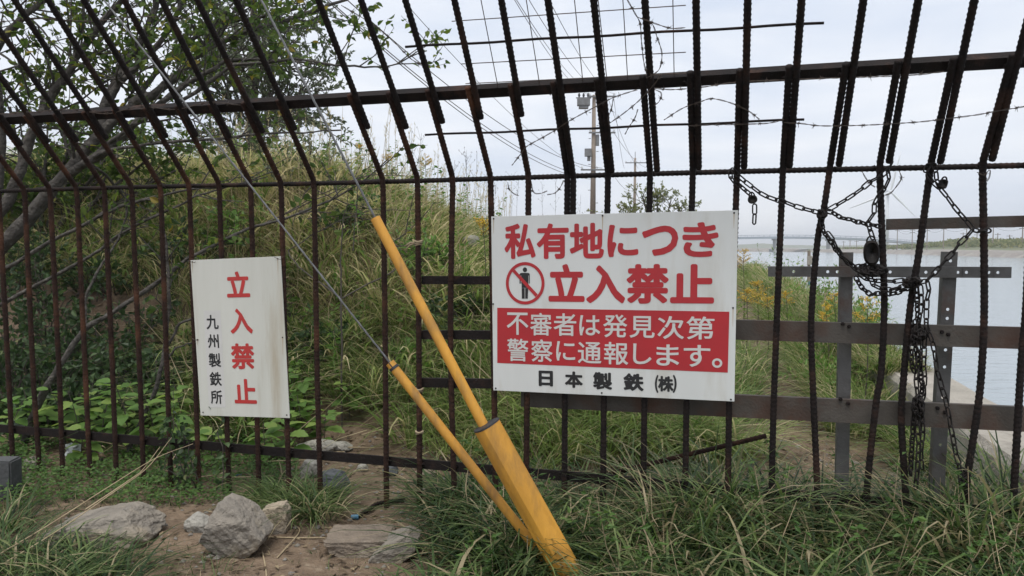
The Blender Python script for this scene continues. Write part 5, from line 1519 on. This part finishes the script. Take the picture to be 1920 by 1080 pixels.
x, y = sample(700, .3, 2.7, 2.3, 4.0, lambda x, y: (fence_d(x, y) > -.7) & (fence_d(x, y) < .3) & (pxy(x, y)[0] > 1000))
for a_, b2 in zip(x[:120], y[:120]):                # broken dry stalks
    d = unit(A3(rng.normal(0, .8), rng.normal(0, .5), rng.uniform(.3, 1.2))); L2 = rng.uniform(.2, .5); p = A3(a_, b2, float(gz(a_, b2)))
    k1 = p + d * L2 * .6; fws.tube([p, k1, k1 + unit(d + rng.normal(0, .5, 3)) * L2 * .4], [.0026, .002, .001], 4)
tag(obj('foreground_weeds', fw, M['leaf_cover'], attr=True, origin=(1, 3, 0)), 'small-leaved weeds among the foreground sedge', 'weeds', kind='stuff')
tag(obj('dry_stalks', fws, M['dry_stem'], origin=(1, 3, 0)), 'broken dry stalks in the sedge along the fence foot', 'dry stalks', kind='stuff')

lg = MB()
cl = np.array([gpt(*p)[:2] for p in [(10, 1040), (50, 1060), (110, 1070), (160, 1080), (30, 1090), (90, 1110), (150, 1100), (200, 1085), (-20, 1000), (-40, 1060), (15, 985), (60, 1130), (190, 1130)]])
tufts(lg, cl[:, 0], cl[:, 1], 75, .30, .0105, .10, .10, droop=(.45, 1.0), lean=(.1, .75), segs=5)
cl = np.array([gpt(*p)[:2] for p in [(505, 945), (530, 955), (560, 960), (590, 965), (575, 945), (545, 935), (520, 930), (600, 950), (610, 972), (570, 975)]])
tufts(lg, cl[:, 0], cl[:, 1], 80, .28, .0085, .08, .14, droop=(.45, 1.0), lean=(.1, .75), segs=5)
x, y = sample(900, -3.2, -.4, 2.4, 4.4, lambda x, y: (fbm(x * 1.4, y * 1.4, 91) > .05) & (pxy(x, y)[0] < 420) & (pxy(x, y)[1] > 900))
tufts(lg, x, y, 6, .12, .0045, .05, .25)
x, y = sample(520, -2.6, .6, 2.4, 3.9, lambda x, y: (pxy(x, y)[0] < 820) & (pxy(x, y)[1] > 990))
tufts(lg, x, y, 4, .07, .004, .03, .45)
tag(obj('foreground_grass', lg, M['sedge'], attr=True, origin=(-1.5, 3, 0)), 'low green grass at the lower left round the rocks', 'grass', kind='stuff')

# clover-like ground cover at the left fence foot
gc = MB()
def kg(x, y):
    u, v = pxy(x, y); d = fence_d(x, y)
    lim = np.interp(u, [0, 100, 200, 330, 450, 540], [960, 955, 945, 965, 950, 915]) + 25 * fbm(x * 3, y * 3, 17)
    return (u > -120) & (u < 560) & (v < lim) & (d < 1.0) & (d > -.9) & ((fbm(x * 2.2, y * 2.2, 19) > -.25) | (d < 0))
x, y = sample(42000, -4, -.6, 3.3, 6.2, kg)
N = len(x); print('cover', N)
hgt = rng.uniform(.005, .075, N) * (1 + .8 * fbm(x * 3, y * 3, 23))
a = rng.uniform(0, 6.28, N)
add_leaves(gc, np.stack([x, y, gz(x, y) + hgt], 1), np.stack([np.cos(a), np.sin(a), rng.uniform(-.2, .4, N)], 1), np.stack([rng.normal(0, .3, N), rng.normal(0, .3, N) - .2, np.ones(N)], 1), rng.uniform(.013, .028, N), rng.uniform(.012, .024, N), np.clip(rng.beta(2, 2, N) + .2 * fbm(x * 2, y * 2, 29), 0, 1))
tag(obj('ground_cover', gc, M['leaf_cover'], attr=True, origin=(-2, 4, 0)), 'low clover-like green ground cover at the left fence foot', 'ground cover', kind='stuff')

# dead leaves, straw bits, pebbles
lt = MB()
x, y = sample(15000, -4.5, 4.2, 2.4, 8.5, lambda x, y: (coast_c(x, y) < -.1) & (bank_t(x, y) < .6))
N = len(x); a = rng.uniform(0, 6.28, N)
add_leaves(lt, np.stack([x, y, gz(x, y) + rng.uniform(.002, .012, N)], 1), np.stack([np.cos(a), np.sin(a), rng.normal(0, .15, N)], 1), np.stack([rng.normal(0, .25, N), rng.normal(0, .25, N), np.ones(N)], 1), rng.uniform(.02, .07, N), rng.uniform(.004, .02, N), rng.uniform(0, 1, N))
tag(obj('leaf_litter', lt, M['litter'], attr=True, origin=(0, 4, 0)), 'dead leaves and straw scattered on the bare soil', 'leaf litter', kind='stuff')
pb = MB()
x, y = sample(11000, -3, 3.6, 2.4, 7.5, lambda x, y: (coast_c(x, y) < -.1) & (bank_t(x, y) < .12) & (rng.uniform(0, 1, len(x)) < .9))
oct_v = np.array([(1, 0, 0), (-1, 0, 0), (0, 1, 0), (0, -1, 0), (0, 0, .7), (0, 0, -.7)], float)
oct_f = np.array([[0, 2, 4], [2, 1, 4], [1, 3, 4], [3, 0, 4], [2, 0, 5], [1, 2, 5], [3, 1, 5], [0, 3, 5]])
N = len(x); sz = .003 + .016 * rng.uniform(0, 1, N) ** 4
Vp = oct_v[None] * sz[:, None, None] * rng.uniform(.6, 1.3, (N, 6, 1)); a = rng.uniform(0, 6.28, N)
Vr = np.stack([Vp[..., 0] * np.cos(a)[:, None] - Vp[..., 1] * np.sin(a)[:, None], Vp[..., 0] * np.sin(a)[:, None] + Vp[..., 1] * np.cos(a)[:, None], Vp[..., 2]], -1) + np.stack([x, y, gz(x, y) + sz * .2], 1)[:, None, :]
pb.add(Vr.reshape(-1, 3), [(oct_f[None] + (np.arange(N) * 6)[:, None, None]).reshape(-1, 3)])
tag(obj('pebbles', pb, M['pebble'], origin=(0, 4, 0)), 'small pebbles scattered over the bare soil', 'pebbles', kind='stuff')

# ------------------------------------------------------------------ shrubs in the shade at the left
def shrub(label, px, py, Y, rad, hgt, nst, nl, ln, m, smax=1., spread=.5):
    c_ = dep(px, py, Y); zb = float(gz(c_[0], c_[1])); b0 = A3(c_[0], c_[1], zb)
    T = Tree()
    for k in range(nst):
        d = unit(A3(rng.normal(0, spread), rng.normal(0, spread), 1))
        T.grow(b0 + A3(*(rng.normal(0, rad * .3, 2)), -.03), d, hgt * rng.uniform(.55, .85), .007, 2, .05, .75, 2, nl, (1, 3))
    t = thing('shrub', label, 'shrub', b0, 'undergrowth shrubs behind the fence')
    tag(obj('stems', T.wood, M['twig'], t), kind='stuff')
    tag(obj('foliage', T.leaves(ln, 'ovate', .6, -.2, smax), M[m], t, attr=True), kind='stuff')
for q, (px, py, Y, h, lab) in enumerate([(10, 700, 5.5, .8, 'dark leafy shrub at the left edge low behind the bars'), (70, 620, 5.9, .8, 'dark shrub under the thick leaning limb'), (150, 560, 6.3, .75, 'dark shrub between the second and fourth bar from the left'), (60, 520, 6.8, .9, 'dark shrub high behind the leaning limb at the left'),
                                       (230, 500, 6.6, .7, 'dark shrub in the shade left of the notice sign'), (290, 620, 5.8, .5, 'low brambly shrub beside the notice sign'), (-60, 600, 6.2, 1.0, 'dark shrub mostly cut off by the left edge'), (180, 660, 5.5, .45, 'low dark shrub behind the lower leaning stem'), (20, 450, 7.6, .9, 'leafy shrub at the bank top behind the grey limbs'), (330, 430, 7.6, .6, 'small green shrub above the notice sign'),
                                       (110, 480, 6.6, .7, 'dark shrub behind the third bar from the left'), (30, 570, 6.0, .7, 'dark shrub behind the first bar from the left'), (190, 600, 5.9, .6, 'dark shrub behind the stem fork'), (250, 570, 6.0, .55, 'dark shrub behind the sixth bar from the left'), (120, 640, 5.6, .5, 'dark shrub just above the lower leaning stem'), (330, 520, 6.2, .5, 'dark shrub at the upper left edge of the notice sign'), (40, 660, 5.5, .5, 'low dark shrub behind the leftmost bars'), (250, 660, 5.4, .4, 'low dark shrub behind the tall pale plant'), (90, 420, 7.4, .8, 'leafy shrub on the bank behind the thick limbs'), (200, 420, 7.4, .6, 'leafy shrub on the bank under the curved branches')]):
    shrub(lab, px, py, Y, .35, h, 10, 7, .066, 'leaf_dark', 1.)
for q, (px, py, Y, h, m, lab) in enumerate([(500, 430, 6.6, .5, 'leaf_fresh', 'green bush on the bank above the notice sign'), (600, 500, 6.2, .45, 'leaf_dark', 'dark bush on the bank between the notice sign and the yellow sleeve'), (560, 570, 5.9, .4, 'leaf_fresh', 'leafy bush just right of the notice sign'), (660, 380, 7.6, .55, 'leaf_dark', 'bush on the bank behind the upper end of the yellow sleeve'), (810, 470, 7.0, .5, 'leaf_fresh', 'green bush on the bank left of the large sign'), (880, 560, 6.3, .4, 'leaf_dark', 'dark low bush at the left edge of the large sign'), (760, 600, 5.9, .35, 'leaf_fresh', 'low bush seen between the two yellow sleeves'), (430, 370, 7.8, .6, 'leaf_fresh', 'bush near the crest above the notice sign'), (560, 330, 8.6, .6, 'leaf_olive', 'grey-green bush on the crest below the evergreen'), (690, 335, 9.0, .55, 'leaf_olive', 'grey-green bush on the crest behind the thin cable')]):
    shrub(lab, px, py, Y, .35, h, 10, 6, .055, m, 1.)
dst = MB()
x, y = sample(900, -6, 3, 4.6, 11, kb)
for a_, b2 in zip(x[:420], y[:420]):
    d = unit(A3(rng.normal(0, .7), rng.normal(0, .5), rng.uniform(.3, 1.5))); L2 = rng.uniform(.3, .85); p = A3(a_, b2, float(gz(a_, b2)))
    k1 = p + d * L2 * .6; dst.tube([p, k1, k1 + unit(d + rng.normal(0, .45, 3)) * L2 * .4], [.0042, .0032, .0015], 4)
tag(obj('bank_dead_stalks', dst, M['dry_stem'], origin=(0, 6, 0)), 'pale dead stalks poking out of the bank grass', 'dry stalks', kind='stuff')
# bare dark bramble stems over the grass right of the notice sign
bb = Tree()
for pl in ([(540, 470, 5.6), (600, 432, 5.5), (660, 405, 5.5), (720, 385, 5.4)], [(535, 400, 5.7), (600, 365, 5.6), (650, 345, 5.5), (700, 318, 5.5)], [(590, 355, 5.5), (640, 378, 5.5), (700, 392, 5.5), (790, 395, 5.6)], [(560, 395, 5.6), (640, 400, 5.6), (720, 402, 5.5)], [(575, 410, 5.6), (650, 405, 5.6), (712, 415, 5.6)], [(640, 460, 5.4), (646, 400, 5.4), (655, 350, 5.4)], [(662, 470, 5.4), (668, 400, 5.4), (672, 340, 5.4)], [(735, 455, 5.6), (770, 430, 5.6), (800, 400, 5.6), (815, 380, 5.6)], [(740, 460, 5.6), (765, 462, 5.6), (790, 448, 5.6)], [(760, 440, 5.6), (768, 400, 5.6), (776, 360, 5.6)], [(590, 340, 5.4), (560, 385, 5.4), (545, 430, 5.4)], [(470, 430, 5.3), (600, 372, 5.4), (690, 330, 5.4), (760, 330, 5.5)]):
    P_ = bb.limb([dep(*p) for p in pl], .005, .0022, 5)
    for k in range(4):
        i_ = rng.integers(2, len(P_) - 1); bb.wood.tube([P_[i_], P_[i_] + rng.normal(0, .05, 3) + A3(.04, 0, .04)], [.0022, .001], 4)
    if rng.uniform() < .7:
        for k in range(3): bb.lp.append(P_[rng.integers(2, len(P_))]); bb.ld.append(rand_dirs(1)[0])
bb.limb([A3(*(dep(640, 700, 5.4)[:2]), float(gz(*dep(640, 700, 5.4)[:2])) - .03), dep(640, 560, 5.4), dep(640, 460, 5.4)], .008, .005, 6)
bb.limb([dep(640, 560, 5.4), dep(745, 500, 5.6), dep(738, 455, 5.6)], .006, .004, 5); bb.limb([dep(640, 560, 5.4), dep(560, 500, 5.5), dep(540, 470, 5.6)], .006, .004, 5)
t = thing('bramble', 'bare dark bramble with thin tangled stems over the grass right of the notice sign', 'shrub', dep(640, 700, 5.4))
tag(obj('stems', bb.wood, M['twig'], t), kind='stuff')
tag(obj('foliage', bb.leaves(.075, 'ovate', .7, -.2, 1.), M['leaf_tree'], t, attr=True), kind='stuff')
# dead sticks lying about in the shade
ds = MB()
x, y = sample(420, -4.2, .3, 4.4, 7.2, lambda x, y: (pxy(x, y)[0] < 700) & (fence_d(x, y) > .3))
for a_, b2 in zip(x, y):
    d = unit(A3(rng.normal(0, 1), rng.normal(0, .6), rng.normal(.15, .35))); L2 = rng.uniform(.12, .55); p = A3(a_, b2, float(gz(a_, b2)) + rng.uniform(.005, .05))
    ds.tube([p, p + d * L2 * .5 + rng.normal(0, .012, 3), p + d * L2 + A3(0, 0, -.02)], [.004, .0032, .0016], 4)
tag(obj('dead_sticks', ds, M['dry_stem'], origin=(-2, 5, 0)), 'dead sticks and stems scattered in the shade behind the fence', 'dead sticks', kind='stuff')
for q, (cc, Y, h, lab) in enumerate([(-.30, 6.6, .45, 'bushy weed by the sea wall, nearest to the barrier'), (-.15, 7.6, .6, 'bushy weed by the sea wall, second from the barrier'), (-.3, 8.8, .7, 'bushy weed by the sea wall beside the path marker'), (0, 10.2, .8, 'bushy weed on the sea wall beyond the path marker'), (-.2, 12, .9, 'bushy weed on the sea wall farther along the path'), (0, 14.5, 1.0, 'bushy weed at the far end of the visible sea wall'), (-1.5, 9.5, .7, 'bushy weed left of the path beside the large sign'), (-1.4, 12.5, .8, 'bushy weed left of the path far beyond the sign'), (-1.75, 7.6, .75, 'bushy weed right at the right edge of the large sign'), (-2.1, 8.6, .9, 'tall bushy weed behind the right edge of the large sign'), (-1.6, 10.6, 1.0, 'tall bushy weed beyond the right edge of the large sign'), (-2.4, 11.8, .8, 'bushy weed high on the bank beyond the large sign'), (.15, 8.2, .5, 'bushy weed hanging over the sea wall edge'), (.2, 9.4, .5, 'bushy weed on the water side of the sea wall'), (.2, 11.2, .6, 'bushy weed on the water side farther off')]):
    xx = 2.72 + .27 * (Y - 5) + cc / .965
    T = Tree(); zb = .34 if cc > -.02 else float(gz(xx, Y)); b0 = A3(xx, Y, zb)
    for k in range(11):
        T.grow(b0 + A3(*(rng.normal(0, .14, 2)), -.03), unit(A3(rng.normal(0, .4), rng.normal(0, .4), 1)), h * rng.uniform(.5, .8), .005, 2, .05, .6, 2, 7, (1, 3))
    t = thing('bushy_weed', lab, 'shrub', b0, 'bushy weeds along the sea wall path')
    tag(obj('stems', T.wood, M['dry_stem'], t), kind='stuff')
    tag(obj('foliage', T.leaves(.06, 'kite', .35, .1, 1.), M['leaf_fresh'], t, attr=True), kind='stuff')
# climbing vine on the bars below the notice sign
vn = Tree()
for k in range(6):
    a = F(rng.uniform(345, 435), 960, -.01 + rng.uniform(-.04, .05)); a[2] = -.02
    pts = [a]
    for j in range(7): pts.append(pts[-1] + A3(rng.normal(0, .025), rng.normal(0, .012), rng.uniform(.04, .075)))
    vn.wood.tube(smooth_path(pts, 3), np.linspace(.004, .002, (len(pts) - 1) * 3 + 1), 5)
    for p in pts[1:]:
        for _ in range(4): vn.lp.append(p + rng.normal(0, .022, 3)); vn.ld.append(rand_dirs(1, -.1)[0] + FN * .4)
t = thing('climbing_vine', 'dark leafy vine climbing the bars below the notice sign', 'vine', F(390, 940))
tag(obj('stems', vn.wood, M['twig'], t), kind='stuff')
tag(obj('foliage', vn.leaves(.042, 'ovate', .75, -.2, 1.), M['leaf_dark'], t, attr=True), kind='stuff')

# ------------------------------------------------------------------ broad-leaved plants, each leaf an object
lmesh = []
for k in range(5):
    m_ = MB(); n_ = 9; Vv = []
    for i_ in range(n_):
        t = i_ / (n_ - 1)
        w_ = .5 * math.sin(math.pi * min(1, t * .92 + .06)) ** .8 * (1 + (.10 if i_ % 2 else -.08)) * (1 - .3 * t)
        if i_ == n_ - 1: w_ = .01
        cz = -.28 * t * t + .05 * t
        Vv += [(-w_ * .8, t, cz + .12 * w_ + rng.normal(0, .012)), (0, t, cz - .03), (w_ * .8, t, cz + .12 * w_ + rng.normal(0, .012))]
    Q_ = []
    for i_ in range(n_ - 1):
        for j in (0, 1): Q_.append([i_ * 3 + j, i_ * 3 + j + 1, i_ * 3 + j + 4, i_ * 3 + j + 3])
    m_.add(Vv, [np.array(Q_)], [.1, .35, .55, .75, .95][k]); me = m_.mesh('leaf', smooth=True, attr=True); me.materials.append(M['leaf_fresh']); lmesh.append(me)
plants = [(85, 660, 5.2, .28, 'left of the leaning stem, highest'), (60, 742, 5.0, .30, 'left of the leaning stem, lower'), (120, 700, 5.0, .32, 'where the leaning stem crosses the second bar'), (140, 770, 4.9, .30, 'right of the foot of the leaning stem'), (185, 740, 4.95, .36, 'between the fourth and fifth bars'), (205, 690, 5.1, .34, 'right of the stem fork, pale and tall'), (235, 740, 4.9, .40, 'in the middle of the left bars, tallest'), (250, 800, 4.8, .34, 'in the middle just above the bottom rail'), (290, 770, 4.85, .36, 'left of the notice sign, beside the dark stem'), (330, 760, 4.85, .30, 'touching the lower left edge of the notice sign'), (320, 700, 5.0, .28, 'left of the notice sign at mid height'), (10, 790, 4.9, .34, 'at the left edge above the bottom rail'),
          (560, 690, 5.3, .30, 'right of the notice sign, pale yellow green'), (575, 740, 5.1, .26, 'right of the notice sign, lower'), (655, 705, 5.5, .20, 'alone on the bare soil between the bars'), (610, 760, 5.1, .20, 'low by the bar right of the notice sign'), (150, 850, 4.7, .18, 'low under the bottom rail at the left'), (400, 840, 4.65, .24, 'under the notice sign, left'), (500, 830, 4.7, .22, 'under the notice sign, right'), (545, 800, 4.8, .22, 'at the lower right corner of the notice sign'), (585, 660, 5.4, .3, 'right of the notice sign at mid height'), (550, 640, 5.5, .3, 'behind the right edge of the notice sign'), (345, 660, 5.2, .3, 'behind the left edge of the notice sign at mid height'), (270, 640, 5.4, .3, 'in the shade left of the notice sign, upper'), (160, 690, 5.2, .3, 'beside the fork of the leaning stem')]
for q, (px, py, Y, h, lab) in enumerate(plants):
    c_ = dep(px, py, Y); zb = float(gz(c_[0], Y)); b0 = A3(c_[0], Y, zb)
    hh = max(.24, min(h * 1.4, c_[2] - zb + .14))
    t = thing('leafy_plant', 'broad-leaved green plant ' + lab, 'plant', b0, 'broad-leaved plants behind the fence')
    dd = A3(rng.normal(0, .12), rng.normal(-.1, .1), 1)
    stem = smooth_path([b0 - A3(0, 0, .03), b0 + dd * hh * .5, b0 + dd * hh + A3(*rng.normal(0, .03, 2), 0)], 6)
    obj('stem', MB().tube(stem, np.linspace(.004, .002, len(stem)), 5), M['leaf_plain'] if 'leaf_plain' in M else M['twig'], t)
    nl = 13
    for k in range(nl):
        f = .25 + .75 * (k + .5) / nl; p = stem[int(f * (len(stem) - 1))]
        a = k * 2.4 + rng.normal(0, .3); el = rng.uniform(-.25, .45)
        y_ = unit(A3(math.cos(a) * math.cos(el), math.sin(a) * math.cos(el), math.sin(el)))
        x_ = unit(np.cross(y_, A3(rng.normal(0, .15), rng.normal(0, .15) - .25, 1))); z_ = np.cross(x_, y_)
        s_ = rng.uniform(.085, .15) * (1.1 - .35 * f)
        pp = p + y_ * .022 - b0
        o = bpy.data.objects.new('leaf', lmesh[rng.integers(0, 5)]); C.objects.link(o); o.parent = t
        o.matrix_local = Matrix(((x_[0] * s_, y_[0] * s_, z_[0] * s_, pp[0]), (x_[1] * s_, y_[1] * s_, z_[1] * s_, pp[1]), (x_[2] * s_, y_[2] * s_, z_[2] * s_, pp[2]), (0, 0, 0, 1)))

# ------------------------------------------------------------------ goldenrod
def goldenrod(label, px, ptop, pbot, Y, heads=1.):
    a = dep(px, ptop, Y); b_ = dep(px + rng.uniform(-6, 6), pbot, Y)
    zb = min(b_[2], float(gz(b_[0], Y)) + .02); b0 = A3(b_[0], Y, zb)
    H = a[2] - zb
    t = thing('goldenrod', label, 'flowering plant', b0, 'goldenrod plants')
    st = smooth_path([b0 - A3(0, 0, .04), b0 + (a - b0) * .5 + A3(.02, 0, 0), a], 8)
    w_ = MB().tube(st, np.linspace(.006, .002, len(st)), 5)
    fl_ = MB(); lf = MB(); P_ = []; D_ = []
    for k in range(70):
        f = rng.uniform(.2, .85); p = b0 + (a - b0) * f; an = rng.uniform(0, 6.28)
        P_.append(p); D_.append(A3(math.cos(an), math.sin(an), rng.uniform(-.1, .7)))
    add_leaves(lf, np.array(P_), np.array(D_), rand_dirs(len(P_), 1.), rng.uniform(.05, .10, len(P_)), .012, rng.uniform(.2, .7, len(P_)))
    fp = []; fd = []
    for k in range(int(13 * heads) + 4):
        f = rng.uniform(.80, 1.0); p = b0 + (a - b0) * f; an = rng.uniform(0, 6.28)
        L2 = .13 * heads * (1.08 - f) / .28 + .02; d = A3(math.cos(an), math.sin(an), .45)
        e_ = p + d * L2; w_.tube([p, e_], .0015, 4)
        for j in range(26):
            fp.append(p + (e_ - p) * rng.uniform(.15, 1.05) + rng.normal(0, .006, 3)); fd.append(rand_dirs(1, .5)[0])
    N = len(fp); add_leaves(fl_, np.array(fp), np.array(fd), rand_dirs(N), rng.uniform(.008, .016, N), rng.uniform(.007, .012, N), .5)
    obj('stem', w_, M['twig'], t)
    tag(obj('leaves', lf, M['grass'], t, attr=True), kind='stuff')
    tag(obj('flower_plumes', fl_, M['flower'], t), kind='stuff')
for args in [('goldenrod leaning over the sea wall left of the path marker', 1475, 548, 640, 9.0, .8), ('goldenrod between the path marker and the left barrier post', 1548, 575, 660, 7.4, .6), ('goldenrod beside the lower right corner of the large sign', 1400, 545, 640, 8.0, 1.2),
             ('bright goldenrod plant touching the upper left edge of the large sign', 905, 412, 560, 6.3, 1.1), ('goldenrod at the right edge of the large sign, top of the bank', 1393, 470, 560, 9.5, 1.2), ('goldenrod low beside the large sign above the path', 1420, 532, 600, 8.8, 1.3), ('goldenrod behind the bar right of the large sign', 1438, 552, 620, 8.4, 1.),
             ('goldenrod flowering left of the left barrier post', 1565, 552, 640, 8., .7), ('tilted goldenrod spike right of the left barrier post over the water', 1626, 560, 640, 5.6, .8), ('small goldenrod beside the path marker', 1540, 592, 640, 8., .5), ('pale goldenrod on the crest above the middle rail, left', 728, 290, 350, 9.5, .7), ('pale goldenrod on the crest above the middle rail, right', 797, 290, 360, 9.8, .7), ('feathery weed on the crest left of the pale goldenrods', 674, 262, 340, 9.4, .3)]:
    goldenrod(*args)

# dry seed stalks against the sky
def stalks(label, px, pys, pb, Y, nb):
    a = dep(px, pb, Y); a[2] = min(a[2], float(gz(a[0], Y)))
    t = thing('dry_stalk', label, 'dry plant', a, 'dry weed stalks on the bank crest')
    m_ = MB(); e_ = dep(px + rng.uniform(-8, 8), pys, Y + rng.uniform(-.1, .1))
    st = smooth_path([a - A3(0, 0, .03), (a + e_) / 2 + A3(rng.normal(0, .02), 0, 0), e_], 6); m_.tube(st, np.linspace(.003, .0015, len(st)), 4)
    for k in range(nb):
        f = rng.uniform(.55, .98); p = st[int(f * (len(st) - 1))]; q = p + unit(A3(rng.normal(0, .6), rng.normal(0, .4), 1)) * rng.uniform(.06, .2)
        m_.tube([p, q], [.0014, .001], 4)
        for j in range(2): 
            z = q + rng.normal(0, .008, 3); m_.tube([z, z + A3(0, 0, .012)], [.004, .003], 5)
    tag(obj('stalk', m_, M['twig'], t), kind='stuff')
for q, (px, pt, Y) in enumerate([(770, 240, 10), (785, 250, 10.2), (845, 300, 11), (868, 282, 11.5), (880, 290, 11.5), (895, 285, 12), (955, 325, 15), (972, 335, 15), (1020, 345, 16), (1038, 330, 16), (1085, 365, 18), (912, 320, 13), (930, 345, 13)]):
    stalks(['tall branching dry weed above the middle rail, left one', 'tall branching dry weed above the middle rail, right one', 'dry weed stalk rising left of the bar before the sign', 'dry weed with seed balls between the two bars left of the sign, first', 'dry weed with seed balls between the two bars left of the sign, second', 'dry weed with seed balls between the two bars left of the sign, third', 'thin dry weed above the upper left part of the sign', 'second thin dry weed above the upper left part of the sign', 'dry stalk above the sign left of the double bar', 'taller dry stalk above the sign left of the double bar', 'leaning dry stalk above the sign left of the power pole', 'dry stalk just left of the sign corner', 'short dry stalk at the sign corner'][q], px, pt, 420, Y, 9)
# long dry stems sweeping up from the lower left
for q, pl in enumerate([[(-20, 1050, 3.1), (90, 985, 3.3), (200, 915, 3.55), (290, 860, 3.75), (362, 832, 3.85)], [(-20, 1072, 3.05), (100, 1000, 3.25), (210, 925, 3.5), (275, 878, 3.7), (322, 820, 3.8)], [(160, 955, 3.45), (250, 895, 3.65), (268, 880, 3.7), (300, 838, 3.8)]]):
    tag(obj('straw_stalk', MB().tube(smooth_path([dep(*p) for p in pl], 6), np.linspace(.0032, .0014, 6 * (len(pl) - 1) + 1), 5), M['dry_stem']), ['long straw-coloured stem sweeping over the flat rock, upper one', 'long straw-coloured stem sweeping over the flat rock, lower one', 'short straw-coloured stem forking near the bars'][q], 'dry stem', 'dry stems in the lower left')
for q, (pl, lab) in enumerate([([(495, 1008), (540, 1009), (610, 1010)], 'thin twig lying on the soil right of the tan rock'), ([(548, 985), (562, 1000), (530, 1035), (520, 1048)], 'forked twig on the soil below the tan rock'), ([(492, 1030), (497, 1060), (500, 1085)], 'short twig on the soil right of the boulder foot')]):
    tag(obj('twig', MB().tube(smooth_path([gpt(*p, .006) for p in pl], 5), .0032, 6), M['dry_stem']), lab, 'twig', 'twigs on the soil')

# ------------------------------------------------------------------ haze
HAZE = True
if HAZE:
    hm = bpy.data.materials.new('haze_air'); hm.use_nodes = True
    n, l = hm.node_tree.nodes, hm.node_tree.links
    n.clear()
    o_ = n.new('ShaderNodeOutputMaterial'); v_ = n.new('ShaderNodeVolumePrincipled')
    v_.inputs['Color'].default_value = (.93, .96, 1, 1)
    v_.inputs['Density'].default_value = .0005
    v_.inputs['Anisotropy'].default_value = .0
    l.new(v_.outputs[0], o_.inputs['Volume'])
    hb = MB(); hb.box((600, 2600, 28), (3300, 0, 0), (0, 2700, 0), (0, 0, 32))
    tag(obj('haze', hb, hm, origin=(600, 2600, 28)), kind='stuff')
